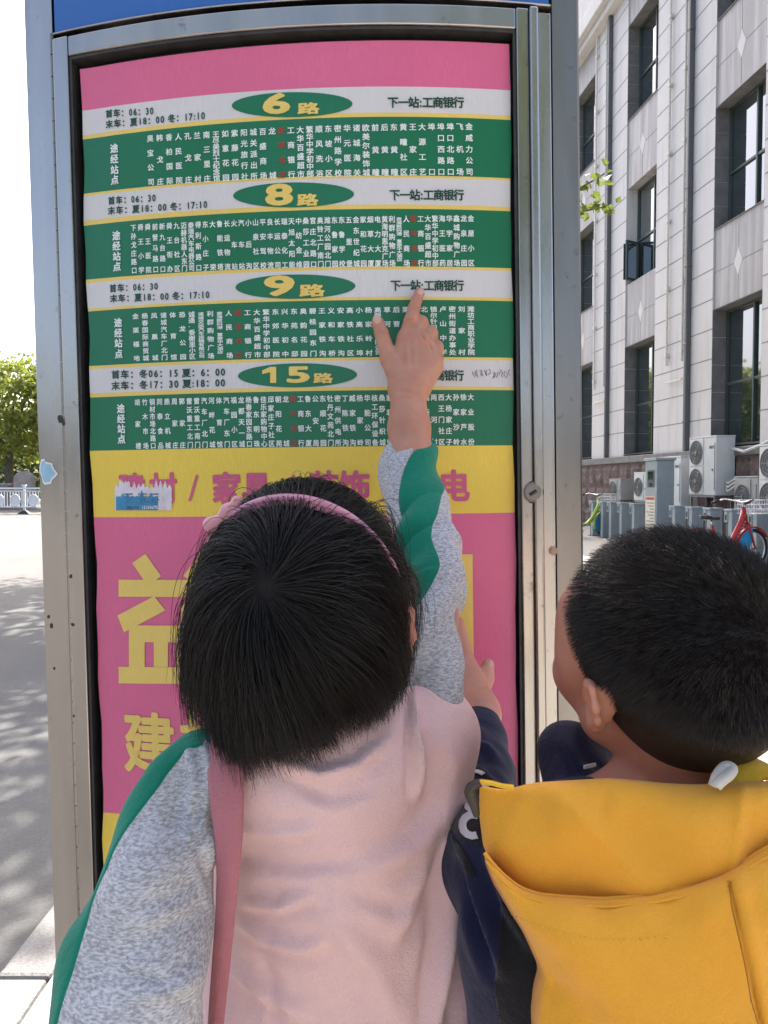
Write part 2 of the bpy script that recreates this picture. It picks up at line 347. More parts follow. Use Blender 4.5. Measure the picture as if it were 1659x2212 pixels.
def aircon(y0, y1, z0, z1, fans, label, depth=.40, grey=False, brand=False, back=-.07):
    o = empty('air_conditioner', at_wall(back, y0, 0), BA); tag(o, label, 'air conditioner', 'outdoor air conditioning units along the wall')
    W = y1 - y0; D = depth; mc = M['acgrey'] if grey else M['acwhite']
    MB().box(-D, 0, 0, W, z0, z1).build('casing', mc, o, bevel=.012)
    MB().box(-D - .008, .004, -.008, W + .008, z1 + .002, z1 + .03).build('top_cover', mc, o, bevel=.008)
    H = (z1 - z0) / fans; r = min(H * .43, W * .30)
    for i in range(fans):
        zc = z0 + H * (i + .5); yc = W - r - .07
        fp = MB().box(-D - .014, -D - .002, yc - r * 1.1, yc + r * 1.1, zc - H * .47, zc + H * .47).build('fan_panel', mc, o, bevel=.004)
        fm = MB(); disc(fm, -D - .020, yc, zc, r, th=.005); fm.build('fan_opening', M['black' if False else 'grille'], fp)
        gm = MB()
        for q in (.25, .5, .75, 1.0): ring(gm, -D - .026, yc, zc, r * q, .006)
        for q in range(8):
            a = q * math.pi / 4; gm.tube([(-D - .028, yc, zc), (-D - .028, yc + r * math.cos(a), zc + r * math.sin(a))], .004, 5)
        disc(gm, -D - .035, yc, zc, r * .16, th=.01); gm.build('fan_grille', M['stand'], fp)
    MB().box(-D - .006, -D - .001, .03, .05, z0 + .1, z1 - .12).box(-D - .01, -D + .002, .10, .14, z0 + (z1 - z0) * .42, z0 + (z1 - z0) * .46).build('access_handle', M['grille'], o)
    if brand: flat_text('lettering', 'GREE', .075, M['black'], o, (-D - .006, .26, z1 - .22), (R(90), 0, R(-90)))
    if z0 > .3:
        s_ = MB()
        for yy in (.06, W - .06):
            for xx in (-D + .03, -.03): s_.box(xx - .02, xx + .02, yy - .02, yy + .02, 0, z0 - .04)
        s_.box(-D, 0, .04, W - .04, z0 - .04, z0 - .003); s_.build('stand', M['stand'], o)
    return o
ac1 = aircon(15.2 * cs, 16.25 * cs, 1.02, 2.17, 2, 'tall white air conditioner with two stacked fans raised on a stand under the nearest window', brand=True)
ac2 = aircon(16.6 * cs, 17.6 * cs, .75, 1.82, 2, 'white two-fan air conditioner partly hidden behind the grey payment cabinet', brand=True)
ac3 = aircon(18.35 * cs, 19.1 * cs, .84, 1.5, 1, 'small white single-fan air conditioner just left of the payment cabinet', .34)
ac4 = aircon(19.75 * cs, 20.5 * cs, .84, 1.35, 1, 'small boxy air conditioner farthest left along the plinth', .40, grey=True)
ac5 = aircon(12.6 * cs, 13.72 * cs, .72, 1.9, 2, 'two-fan air conditioner cut off by the right edge of the view', .42)
ac6 = aircon(13.85 * cs, 14.6 * cs, .66, 1.36, 1, 'low grey air conditioner with white hoses beside the tall raised unit', .36, grey=True)
hz = MB()
for k_ in range(3):
    hz.tube([(-.2, -.02, 1.18 + .05 * k_), (-.28, -.25, 1.10 + .08 * k_), (-.26, -.5, 1.22 + .07 * k_), (-.22, -.75, 1.15 + .06 * k_)], .022, 8)
hz.tube([(-.1, -.02, 1.95), (-.12, -.5, 1.86), (-.14, -1.2, 1.98), (-.16, -2.0, 2.2)], .03, 8)
hz.build('hose', M['hose'], ac1, smooth=True)

# ------------------------------------------------------------------ bike docks and payment cabinet
M['dock'] = plain('dock_grey_paint', (.27, .32, .34, 1), .4, var=.08, scale=6); M['dockdark'] = plain('dock_slot', (.07, .085, .095, 1), .5)
XD = 6.86 - 8.5
dk = empty('bike_dock', (0, 0, 0), BA)
MB().box(0, .22, 0, .115, 0, .80).build('post', M['dock'], dk, bevel=.008)
MB().box(.02, .20, .118, .215, 0, .60).build('slot_plate', M['dockdark'], dk)
MB().box(-.02, .24, -.006, .225, .802, .842).box(-.012, .235, .118, .22, .62, .80).build('head', M['dock'], dk, bevel=.008)
MB().box(-.018, -.0125, .145, .185, .66, .75).build('key_slot', M['black'], dk)
MB().box(-.03, .25, -.02, .235, .001, .02).build('base_plate', M['stand'], dk)
spots = [11.3, 11.9, 12.58, 13.25, 13.87, 14.5, 16.28, 16.92, 17.5, 17.98, 18.6]
lbl = ['bike dock at the right edge of the view beside the nearest two-fan unit', 'bike dock that the red bicycle stands nosed into', 'bike dock left of the red bicycle, behind its handlebar', 'bike dock behind the saddle of the red bicycle', 'bike dock behind the rear wheel of the red bicycle', 'bike dock just right of the payment cabinet', 'bike dock just left of the payment cabinet', 'second bike dock left of the payment cabinet', 'third bike dock left of the payment cabinet', 'fourth bike dock left of the cabinet, beside the green bicycle', 'farthest bike dock, mostly hidden behind the metal column']
for i, s_ in enumerate(spots):
    o = dk if i == 0 else copy_tree(dk); o.location = at_wall(XD, s_ * cs, 0); tag(o, 'grey ' + lbl[i], 'bike dock', 'grey bike docks in a row on the pavement')
pc = empty('payment_cabinet', at_wall(XD - .02, 15.22 * cs, 0), BA); tag(pc, 'tall grey payment cabinet standing in the row of bike docks', 'cabinet')
MB().box(0, .36, 0, .52, 0, 1.70).build('cabinet_body', M['dock'], pc, bevel=.012)
MB().box(-.03, .39, -.02, .54, 1.703, 1.76).build('cabinet_cap', M['dock'], pc, bevel=.012)
sc_ = MB().box(-.012, -.001, .10, .40, 1.18, 1.52).build('screen_panel', M['dockdark'], pc, bevel=.004)
MB().box(-.016, -.0125, .14, .36, 1.32, 1.49).build('screen', M['glass'], sc_)
MB().box(-.03, .0, .2, .3, 1.2, 1.27).build('card_reader', M['black'], pc)
nb = MB().box(-.008, -.001, .06, .46, .25, 1.0).build('notice', plain('notice_paper', (.66, .62, .50, 1), .6, scale=12), pc)
MB().box(-.0105, -.0085, .08, .44, .93, .985).build('notice_heading', plain('notice_red', (.5, .06, .05, 1), .6), nb)
t_ = MB()
for q in range(9): t_.box(-.0105, -.0085, .10, .42 - .08 * (q % 3), .86 - q * .06, .88 - q * .06)
t_.build('notice_text', plain('notice_ink', (.22, .2, .17, 1), .6), nb)

# ------------------------------------------------------------------ bicycles
M['tyre'] = plain('tyre_rubber', (.02, .02, .02, 1), .8); M['chrome'] = plain('chrome', (.6, .6, .6, 1), .25, 1.0); M['coverblue'] = plain('wheel_cover_blue', (.03, .30, .55, 1), .4)
def bicycle(loc, rz, paint, label):
    o = empty('bicycle', loc, rz); o.scale = (1.1, 1.1, 1.1); tag(o, label, 'bicycle', 'public bicycles in the docks')      # local +x is forward
    wr = .27
    for wx in (-.48, .50):
        tm = MB(); pts = [(wx + (wr - .02) * math.cos(a), 0, wr + (wr - .02) * math.sin(a)) for a in np.linspace(0, 2 * math.pi, 33)]; tm.tube(pts, .02, 8, caps=False); wh = tm.build('wheel', M['tyre'], o, smooth=True)
        rm = MB(); pts = [(wx + (wr - .045) * math.cos(a), 0, wr + (wr - .045) * math.sin(a)) for a in np.linspace(0, 2 * math.pi, 33)]; rm.tube(pts, .01, 6, caps=False)
        for a in np.linspace(0, 2 * math.pi, 19)[:-1]: rm.tube([(wx, 0, wr), (wx + (wr - .05) * math.cos(a), 0, wr + (wr - .05) * math.sin(a))], .0022, 4)
        rm.tube([(wx, -.04, wr), (wx, .04, wr)], .022, 8); rm.build('rim', M['chrome'], wh)
        fm = MB(); aa = np.linspace(R(10), R(190), 22) if wx < 0 else np.linspace(R(30), R(200), 22)
        V = []; F = []
        for a in aa:
            for yy, rr_ in ((-.032, .012), (-.02, .03), (.02, .03), (.032, .012)): V.append((wx + (wr + rr_) * math.cos(a), yy, wr + (wr + rr_) * math.sin(a)))
        for i in range(len(aa) - 1):
            for j in range(3): F.append([i * 4 + j, i * 4 + j + 1, i * 4 + j + 5, i * 4 + j + 4])
        fm.add(V, F); f_ = fm.build('mudguard', paint, o, smooth=True); sm = f_.modifiers.new('solid', 'SOLIDIFY'); sm.thickness = .004
        cm = MB(); a0, a1 = (R(60), R(185)) if wx < 0 else (R(95), R(215)); n = 14
        for yy in (-.028, .028):
            V = [(wx + .09 * math.cos(a), yy, wr + .09 * math.sin(a)) for a in np.linspace(a0, a1, n)] + [(wx + (wr + .01) * math.cos(a), yy, wr + (wr + .01) * math.sin(a)) for a in np.linspace(a0, a1, n)]
            cm.add(V, [[i, i + 1, n + i + 1, n + i] for i in range(n - 1)])
        c_ = cm.build('wheel_cover', M['coverblue'], o); c_.modifiers.new('solid', 'SOLIDIFY').thickness = .003
    fr = MB(); fr.tube([(.34, 0, .78), (.30, 0, .62), (.16, 0, .40), (.02, 0, .28), (-.10, 0, .26)], [.035, .045, .045, .04, .035], 12)
    fr.tube([(-.10, 0, .26), (-.20, 0, .58)], .02, 10)
    for s_ in (-1, 1): fr.tube([(-.10, .03 * s_, .26), (-.48, .05 * s_, .27)], .012, 8); fr.tube([(-.19, .02 * s_, .53), (-.48, .05 * s_, .27)], .012, 8); fr.tube([(.385, .04 * s_, .62), (.50, .05 * s_, .27)], .014, 8)
    fr.tube([(.33, 0, .82), (.39, 0, .60)], .024, 10); fr.build('frame', paint, o, smooth=True)
    st = MB().tube([(-.20, 0, .58), (-.23, 0, .66)], .013, 8).build('seat_post', M['chrome'], o, smooth=True)
    V = []; F = []; n = 14
    prof = [(-.16, .02), (-.14, .075), (-.08, .085), (0, .06), (.07, .03), (.13, .02), (.15, .008)]
    for (x, hw) in prof:
        for a in np.linspace(0, 2 * math.pi, n + 1)[:-1]: V.append((-.23 + x, hw * math.cos(a), .685 + (.03 if x < 0 else .022) * math.sin(a) + (.02 if x < -.05 else 0)))
    for i in range(len(prof) - 1):
        for j in range(n): F.append([i * n + j, i * n + (j + 1) % n, (i + 1) * n + (j + 1) % n, (i + 1) * n + j])
    F.append(list(range(n))); F.append([(len(prof) - 1) * n + j for j in range(n)]); MB().add(V, F).build('saddle', M['black'], o, smooth=True)
    hb = MB(); hb.tube([(.33, 0, .80), (.31, 0, .89)], .014, 8); hb.tube([(.10, -.27, .89), (.24, -.24, .93), (.31, -.12, .91), (.31, 0, .89), (.31, .12, .91), (.24, .24, .93), (.10, .27, .89)], .012, 8)
    h_ = hb.build('handlebar', M['chrome'], o, smooth=True)
    for s_ in (-1, 1): MB().tube([(.06, .275 * s_, .88), (.17, .258 * s_, .91)], .017, 8).build('grip', M['black'], h_, smooth=True)
    bk = MB(); 
    for zz in (.74, .80, .86, .92): bk.tube([(.38, -.15, zz), (.66, -.15, zz), (.66, .15, zz), (.38, .15, zz), (.38, -.15, zz)], .0055, 5)
    for x in np.linspace(.38, .66, 8):
        bk.tube([(x, -.15, .92), (x, -.13, .74), (x, .13, .74), (x, .15, .92)], .004, 4)
    for y_ in np.linspace(-.13, .13, 7): bk.tube([(.38, y_, .92), (.38, y_, .74), (.66, y_, .74), (.66, y_, .92)], .004, 4)
    bk.build('basket', plain('white_wire', (.72, .72, .72, 1), .4), o)
    pd = MB().tube([(-.10, -.06, .26), (-.10, .06, .26)], .03, 10); pd.tube([(-.10, .06, .26), (-.02, .075, .14)], .009, 6); pd.tube([(-.10, -.06, .26), (-.18, -.075, .38)], .009, 6); pd.box(-.06, .02, .08, .16, .13, .15); pd.box(-.22, -.14, -.16, -.08, .37, .39)
    pd.build('crank', M['chrome'], o)
    V = [(.02, 0), (.05, 0)]; tx = MB(); nch = 7
    for i in range(nch):
        c = '公共自行车公共'[i]; GV, GF = G(c, .03); s_ = .034; q = i / (nch - 1); cx = .17 + .145 * q; cz = .40 + .235 * q; a = R(58)
        tx.add([(cx + (p[0] - .5) * s_ * math.cos(a) - (p[1] - .37) * s_ * math.sin(a), -.0475, cz + (p[0] - .5) * s_ * math.sin(a) + (p[1] - .37) * s_ * math.cos(a)) for p in GV], GF)
    tx.build('lettering', M['whiteplastic'], o)
    return o
red = plain('bike_red_paint', (.42, .02, .025, 1), .25); grn = plain('bike_green_paint', (.34, .50, .05, 1), .3)
fx, fy = 5.40, 11.35; rx, ry = 4.42, 10.95
bicycle(((fx + rx) / 2, (fy + ry) / 2, 0), math.atan2(fy - ry, fx - rx), red, 'red public bicycle with blue wheel covers and black saddle, docked behind the boy')
bicycle((4.72, 18.05, 0), math.atan2(fy - ry, fx - rx), grn, 'yellow-green public bicycle with white basket, half hidden behind the metal column')

# ------------------------------------------------------------------ trees, fence on the left and behind the kiosk
def leafmat(name, c, c2):
    k = NT(name); n = k.noise(k.coords(), 1.1, 3); r = k.noise(k.coords(), 9, 2); col = k.mix(r, k.mix(n, c, c2), sc(c2, 1.3)); k.base(col); k.set(Roughness=.55)
    tr = k.n('ShaderNodeBsdfTranslucent'); k.l(k.mix(n, sc(c, 1.8), sc(c2, 1.8)), tr.inputs[0]); mx = k.n('ShaderNodeMixShader'); mx.inputs[0].default_value = .35
    out = k.t.nodes['Material Output']; k.l(k.b.outputs[0], mx.inputs[1]); k.l(tr.outputs[0], mx.inputs[2]); k.l(mx.outputs[0], out.inputs[0]); return k.m
M['leaf'] = leafmat('tree_leaves', (.085, .125, .022, 1), (.21, .23, .04, 1)); M['leaf2'] = leafmat('street_tree_leaves', (.06, .10, .02, 1), (.15, .17, .03, 1)); M['bark'] = plain('bark', (.13, .11, .09, 1), .9, var=.3, scale=12, bump=.6, dist=.02, stretch=(1, 1, .3))
def leaf_mesh(clumps, per, spread, size, r):
    n = len(clumps) * per; c = np.repeat(np.asarray(clumps), per, 0) + r.normal(0, 1, (n, 3)) * np.array([spread, spread, spread * .6])
    a = r.normal(0, 1, (n, 3)); a /= np.linalg.norm(a, axis=1)[:, None]; b = r.normal(0, 1, (n, 3)); b -= a * (a * b).sum(1)[:, None]; b /= np.linalg.norm(b, axis=1)[:, None]
    nr = np.cross(a, b); L = (size * r.uniform(.6, 1.3, n))[:, None]; W = L * .38
    q = np.stack([c - a * L * .5, c + b * W + nr * L * .12, c + a * L * .5, c - b * W + nr * L * .12], 1).reshape(-1, 3)
    F = [[4 * i, 4 * i + 1, 4 * i + 2, 4 * i + 3] for i in range(n)]; return q, F
def crown_clumps(c, rad, n, r):
    d = r.normal(0, 1, (n, 3)); d /= np.linalg.norm(d, axis=1)[:, None]; return np.asarray(c) + d * (r.uniform(.35, 1, n) ** .5)[:, None] * np.asarray(rad)
def tree(name, loc, h0, crown_c, rad, n, per, spread, size, label, seed, leaf, group, trunk_r=.16, extra=None):
    r = np.random.default_rng(seed); o = empty(name, loc); tag(o, label, 'tree', group)
    cl = crown_clumps(crown_c, rad, n, r); V, F = leaf_mesh(cl, per, spread, size, r)
    tb = MB(); cc = np.asarray(crown_c); tb.tube([(0, 0, -.15), (.03, .02, h0 * .5), (.0, .05, h0), tuple(cc * np.array([.4, .4, .9]))], [trunk_r * 1.25, trunk_r, trunk_r * .85, trunk_r * .4], 10)
    idx = r.choice(n, 9, replace=False)
    for i in idx:
        e = cl[i]; st = np.array([0, .05, h0 * r.uniform(.85, 1.05)]); md = (st + e) / 2 + np.array([0, 0, .35]); tb.tube([st, md, e], [trunk_r * .45, trunk_r * .25, .02], 6)
    if extra is not None:
        for (p0, p1, p2) in extra:
            tb.tube([p0, p1, p2], [.04, .02, .008], 5); q = np.linspace(0, 1, 10)[:, None]; pts = np.asarray(p1) * (1 - q) + np.asarray(p2) * q
            V2, F2 = leaf_mesh(pts, 6, .10, size * .8, r); F += [[i + len(V) for i in f] for f in F2]; V = np.vstack([V, V2])
    tb.build('trunk', M['bark'], o, smooth=True); mesh_np('crown', V, F, leaf, o); return o
ex = [((.1, 0, 3.4), (1.5, -.3, 4.35), (2.22, -.5, 4.72)), ((.1, 0, 3.4), (1.55, -.4, 4.25), (2.2, -.5, 4.35))]
tree('street_tree', (.25, 9.3, 0), 3.5, (-1.65, 0, 5.4), (1.95, 2.5, 1.8), 200, 36, .2, .14, 'street tree behind the kiosk, a leafy branch reaching out beside the metal column', 11, M['leaf2'], 'street trees on the pavement', .13, ex)
tree('street_tree', (-.2, 14.2, 0), 4.2, (-1.45, 0, 6.4), (3.5, 4.0, 2.5), 330, 36, .3, .19, 'larger street tree farther along the pavement, hidden behind the kiosk', 12, M['leaf2'], 'street trees on the pavement', .2)
for i, (tx, ty, sc_x, q_) in enumerate(((5.5, -9, 1.0, .4), (-9.5, -13, 1.1, 3.1), (3.0, -19, 1.2, 5.2))):  # added trees behind the camera, put there for dark reflections in the steel
    o = copy_tree([x for x in bpy.data.objects if x.name == 'street_tree.001'][0]); o.location = (tx, ty, 0); o.scale = (sc_x,) * 3; o.rotation_euler = (0, 0, q_); o['label'] = 'unseen street tree added behind the camera to darken reflections in the steel pillar'
spec = [(-22.3, 46, 1.0), (-26.5, 47, 1.12), (-17.5, 45.5, 1.05), (-12.5, 47, 1.1), (-7.5, 46, .95), (-2.5, 47, 1.1), (3, 47.5, 1.0), (-31, 47, 1.0)]
lb = ['round green tree with a bare grey trunk behind the white roadside fence', 'taller green tree at the left edge of the view behind the white fence'] + ['green tree behind the white fence, hidden by the kiosk'] * 5 + ['green tree beyond the left edge of the view behind the white fence']
base_tree = tree('roadside_tree', (spec[0][0], spec[0][1], -.12), 3.6, (0, 0, 5.6), (2.9, 2.6, 3.3), 230, 26, .42, .30, lb[0], 21, M['leaf'], 'trees behind the white fence', .26)
for i in range(1, len(spec)):
    o = copy_tree(base_tree); x, y, s_ = spec[i]; o.location = (x, y, -.12); o.scale = (s_, s_, s_); o.rotation_euler = (0, 0, i * 1.3); o['label'] = lb[i]
r = np.random.default_rng(5)
cl = np.stack([r.uniform(-60, 20, 900), r.uniform(56, 62, 900), r.uniform(.1, 6.0, 900)], 1); V, F = leaf_mesh(cl, 16, .6, .6, r)
tag(mesh_np('treeline', V, F, leafmat('far_leaves', (.03, .05, .02, 1), (.06, .09, .025, 1))), 'dark mass of trees and shrubs far behind the roadside trees', 'trees', kind='stuff')
M['stone_bg'] = plain('weathered_stone', (.30, .27, .24, 1), .8, var=.2, scale=3)
st = MB().box(-.5, .5, -.2, .2, 0, 1.6); V = [(.5 * math.cos(a), y_, 1.6 + .45 * math.sin(a)) for y_ in (-.2, .2) for a in np.linspace(0, math.pi, 13)]
st.add(V, [[i, i + 1, 14 + i, 13 + i] for i in range(12)] + [list(range(13)), list(range(25, 12, -1))]); so = st.build('stone_stele', M['stone_bg']); so.location = (-19.5, 42, -.12); tag(so, 'brown arched stone tablet standing behind the white fence', 'stone tablet')
st = MB().box(-1.0, 1.0, -.3, .3, 0, 1.25).box(-1.1, 1.1, -.36, .36, 1.253, 1.4).build('stone_planter', M['stone_bg'], bevel=.03); st.location = (-21.5, 42.5, -.12); tag(st, 'low grey stone planter at the foot of the round tree behind the fence', 'planter')
# white roadside fence
FY = 35.0
fo = empty('roadside_fence', (-19, FY, -.12)); tag(fo, 'white metal roadside fence with arched panels and dark feet across the road', 'fence')
M['fencewhite'] = plain('white_fence_paint', (.82, .82, .80, 1), .4, var=.04)
for i in range(-3, 6):
    x0 = 3 * i + 2.73
    p_ = MB().box(x0 - .045, x0 + .045, -.045, .045, .1, 1.27).box(x0 - .09, x0 + .09, -.09, .09, 1.273, 1.33).build('post', M['fencewhite'], fo)
    MB().add([(x0 - .28, -.2, 0), (x0 + .28, -.2, 0), (x0 + .28, .2, 0), (x0 - .28, .2, 0), (x0 - .07, -.07, .16), (x0 + .07, -.07, .16), (x0 + .07, .07, .16), (x0 - .07, .07, .16)], [[0, 1, 5, 4], [1, 2, 6, 5], [2, 3, 7, 6], [3, 0, 4, 7], [4, 5, 6, 7]]).build('foot', M['black'], p_)
    pm = MB(); a, b_ = x0 + .05, x0 + 2.95
    pm.box(a, b_, -.035, .035, 1.13, 1.20).box(a, b_, -.03, .03, 1.02, 1.06).box(a, b_, -.03, .03, .30, .35)
    n = 22
    for q in range(n):
        xx = a + (q + .5) * (b_ - a) / n; pm.box(xx - .014, xx + .014, -.014, .014, .35, 1.02)
    for q in range(4):
        xc = a + (q + .5) * (b_ - a) / 4; pts = [(xc + .2 * math.cos(t), -.03, .62 + .25 * math.sin(t)) for t in np.linspace(0, 2 * math.pi, 17)]; pm.tube(pts, .045, 6, caps=False); pm.box(xc - .17, xc + .17, -.028, -.018, .42, .84)
    pm.build('fence_panel', M['fencewhite'], fo)
# ------------------------------------------------------------------ the bus-stop kiosk: a convex steel pillar, leaning about a degree
KC = .40; KTH = R(-4.6); LEAN = R(-1.0)
KBASE = Vector((-.121 + 1.25 * math.sin(R(1.0)), .964, 0))
KM = Matrix.Translation(KBASE) @ Matrix.Rotation(KTH, 4, 'Z') @ Matrix.Rotation(LEAN, 4, 'Y'); KI = KM.inverted()
kiosk = empty('bus_stop_kiosk'); kiosk.matrix_world = KM
tag(kiosk, 'tall curved stainless steel bus stop pillar with green route boards and blue top', 'bus stop sign')
def S(u, v, off=0.0):
    """where the view direction (u, v) meets the board's curved face: board coordinates (x, z)"""
    o = KI @ Vector(CAM); d = (KI.to_3x3() @ Vector(ray(u, v)))
    a = KC * d.x ** 2; b = 2 * KC * o.x * d.x - d.y; c = KC * o.x ** 2 - o.y - off
    t = -c / b if abs(a) < 1e-9 else (-b - math.sqrt(max(b * b - 4 * a * c, 0))) / (2 * a)
    if t < 0: t = (-b + math.sqrt(max(b * b - 4 * a * c, 0))) / (2 * a)
    p = o + d * t; return p.x, p.z
def kx(u): return S(u, 1045)[0]
def arcbox(mb, x0, x1, z0, z1, f, b, n=14):
    """curved box: f metres in front of the board's face to b metres behind it; z0/z1 may be (left, right) pairs"""
    za = z0 if isinstance(z0, tuple) else (z0, z0); zb = z1 if isinstance(z1, tuple) else (z1, z1); V = []; F = []
    for i in range(n + 1):
        q = i / n; x = x0 + (x1 - x0) * q; y = KC * x * x
        a = za[0] + (za[1] - za[0]) * q; c = zb[0] + (zb[1] - zb[0]) * q
        V += [(x, y - f, a), (x, y - f, c), (x, y + b, c), (x, y + b, a)]
    for i in range(n):
        for j in range(4): F.append([i * 4 + j, (i + 1) * 4 + j, (i + 1) * 4 + (j + 1) % 4, i * 4 + (j + 1) % 4])
    F.append([3, 2, 1, 0]); F.append([n * 4 + j for j in range(4)]); mb.add(V, F); return mb
XL0, XL1 = kx(76), kx(147); XS0, XS1 = kx(152), kx(184); XPL, XPR = kx(202), kx(1111); XR0, XR1 = kx(1124), kx(1198); XC0, XC1 = kx(1201), kx(1266)
ZTOP = 2.62; ZR = (S(158, 127)[1] + S(1109, 77)[1]) / 2; ZR2 = (S(111, 94)[1] + S(1109, 31)[1]) / 2; ZH = (S(118, 77)[1] + S(1103, 16)[1]) / 2; ZP = (S(179, 149)[1] + S(1090, 96)[1]) / 2
# carcass: lens-shaped body behind the doors, with rounded cheeks
def cheek(x0, x1, name):
    """outer column: rounds back from the front face"""
    mb = MB(); s_ = 1 if x1 > x0 else -1; w_ = abs(x1 - x0); pts = []
    for q in np.linspace(0, 1, 7): x = x0 + (x1 - x0) * q * .8; pts.append((x, KC * x * x - .004))
    xe, ye = pts[-1]; rad = w_ * .2 + .012
    for a in np.linspace(0, math.pi / 2, 9)[1:]:
        pts.append((xe + s_ * (w_ * .2) * math.sin(a), ye + .03 * (1 - math.cos(a)) + .03 * math.sin(a) * .5))
    pts.append((x1, pts[-1][1] + .10)); pts.append((x1 - s_ * .02, pts[-1][1] + .04)); pts.append((x0, pts[-1][1]))
    n = len(pts); V = [(x, y, z) for z in (0, ZTOP - .02) for (x, y) in pts]; F = [[i, (i + 1) % n, n + (i + 1) % n, n + i] for i in range(n)] + [list(range(n))[::-1], list(range(n, 2 * n))]
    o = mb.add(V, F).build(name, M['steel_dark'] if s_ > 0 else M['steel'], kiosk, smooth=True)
    e = o.modifiers.new('edge', 'EDGE_SPLIT'); e.split_angle = R(35); return o
cheek(XL1, XL0, 'column'); cheek(XC0, XC1, 'column')
MB_ = MB(); arcbox(MB_, XL1 + .0015, XC0 - .0015, .02, ZTOP - .03, -.016, .19); MB_.build('carcass', M['rubber'], kiosk)
# door frame: stiles, rails
d = MB(); arcbox(d, XS0, XS1, .655, ZR2, .012, .010, 6); d.build('door_stile', M['steel'], kiosk, bevel=.0018); d = MB(); arcbox(d, XR0, kx(1150), .655, ZR2, .012, .010, 6); d.build('door_stile', M['steel'], kiosk, bevel=.0018); d = MB(); arcbox(d, kx(1171), XR1, .655, ZR2, .006, .010, 6); d.build('door_stile', M['steel'], kiosk, bevel=.0018)
d = MB(); arcbox(d, kx(1150) + .0005, kx(1171) - .0005, .655, ZR2 + .0, .0185, .010, 4); d.build('door_edge_strip', M['steel'], kiosk, bevel=.003)
d = MB(); arcbox(d, XS1 + .0004, XR0 - .0004, ZR, ZR2 - .001, .0115, .010, 24); d.build('door_rail', M['steel2'], kiosk, bevel=.0018); d = MB(); arcbox(d, XS1 + .0004, XR0 - .0004, .655, .708, .0115, .010, 24); d.build('door_rail', M['steel2'], kiosk, bevel=.0018)
d = MB(); g = .004
arcbox(d, XS1 + .0003, XS1 + g, .709, ZR, .009, .012, 3); arcbox(d, XR0 - g, XR0 - .0003, .709, ZR, .009, .012, 3); arcbox(d, XS1 + g, XR0 - g, ZR - g, ZR - .0005, .009, .012, 20); d.build('gasket', M['rubber'], kiosk)
d = MB(); arcbox(d, XL1 + .003, XC0 - .003, .10, .648, .0105, .010, 24); d.build('base_panel', M['steel2'], kiosk, bevel=.002)
# header above the door: steel lip and blue sign panel
d = MB(); arcbox(d, XL1 + .002, XC0 - .002, ZR2 + .006, ZH, .010, .012, 24); d.build('header_lip', M['steel2'], kiosk, bevel=.0025); d = MB(); arcbox(d, XL1 + .002, XC0 - .002, ZTOP - .10, ZTOP, .010, .012, 24); d.build('header_lip', M['steel2'], kiosk, bevel=.0025)
d = MB(); arcbox(d, XL1 + .004, XC0 - .004, ZH + .001, ZTOP - .101, .004, .010, 24); d.build('header_panel', M['blue'], kiosk)
d = MB(); arcbox(d, XL0 + .01, XC1 - .01, ZTOP + .001, ZTOP + .03, .02, .2, 24); d.build('roof_cap', M['steel2'], kiosk, bevel=.004)
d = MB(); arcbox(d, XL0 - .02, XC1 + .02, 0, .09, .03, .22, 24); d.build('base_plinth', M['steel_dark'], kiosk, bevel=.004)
h = MB(); zz = .66; xh = (XL1 + XS0) / 2
while zz < ZR2 - .01: h.tube([(xh, KC * xh * xh - .008, zz), (xh, KC * xh * xh - .008, zz + .0265)], .0032, 8); zz += .028
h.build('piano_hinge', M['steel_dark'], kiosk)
def curved(mb, x, z, y0): return (x, KC * x * x + y0, z)
# lock and screw
def boss(u, v, f):
    x, z = S(u, v, -.012); return Vector((x, KC * x * x - f, z))
lk = boss(1146, 1063, .012); lo = MB()
for r_, a, b_ in ((.0125, 0, .003), (.0105, .003, .0055)): lo.tube([(lk.x, lk.y - a, lk.z), (lk.x, lk.y - b_, lk.z)], r_, 28)
MB().tube([(lk.x, lk.y - .0002, lk.z), (lk.x, lk.y - .0012, lk.z)], .0138, 28).build('lock_collar', M['rubber'], kiosk)
lob = lo.build('lock', M['steel_dark'], kiosk, bevel=.0006)
kh = MB().tube([(lk.x - .004, lk.y - .0056, lk.z - .003), (lk.x + .001, lk.y - .0062, lk.z), (lk.x + .004, lk.y - .0056, lk.z + .002)], .0022, 8).build('keyhole', M['black'], lob)
s1 = boss(1190, 1187, .006); MB().tube([(s1.x, s1.y, s1.z), (s1.x, s1.y - .002, s1.z)], .0056, 20).tube([(s1.x, s1.y - .002, s1.z), (s1.x, s1.y - .0045, s1.z)], .0036, 6).build('screw', M['steel_dark'], kiosk)
# ------------------------------------------------------------------ the printed board
def c1(x, y): return x / 1.508 * .54, y / 1.508 * .54
def c2(x, y): return (1000 + x / 1.508) * .54, y / 1.508 * .54
def c4(x, y): return x / 1.508 * .54, (1000 + y / 1.508) * .54
def c5(x, y): return (1000 + x / 1.508) * .54, (1000 + y / 1.508) * .54
def zpair(vl, vr): return S(186 + (vl - 149) * .02, vl)[1], S(1094 + (vr - 96) * .02, vr)[1]
E_ = dict(top=(149, 96), w6=(239, 196), y6=(292, 251), g6=(301, 260), g6b=(418, 386), w8=(424, 391), y8=(476, 448), g8=(487, 457), g8b=(604, 580), w9=(612, 586), y9=(667, 644), g9=(673, 651), g9b=(791, 773), w15=(798, 779), y15=(850, 836), g15=(859, 843), g15b=(974, 962), pk=(1117, 1107), yb=(1753, 1771))
Z = {k_: zpair(*v_) for k_, v_ in E_.items()}; Z['top'] = tuple(z_ for z_ in Z['top'])
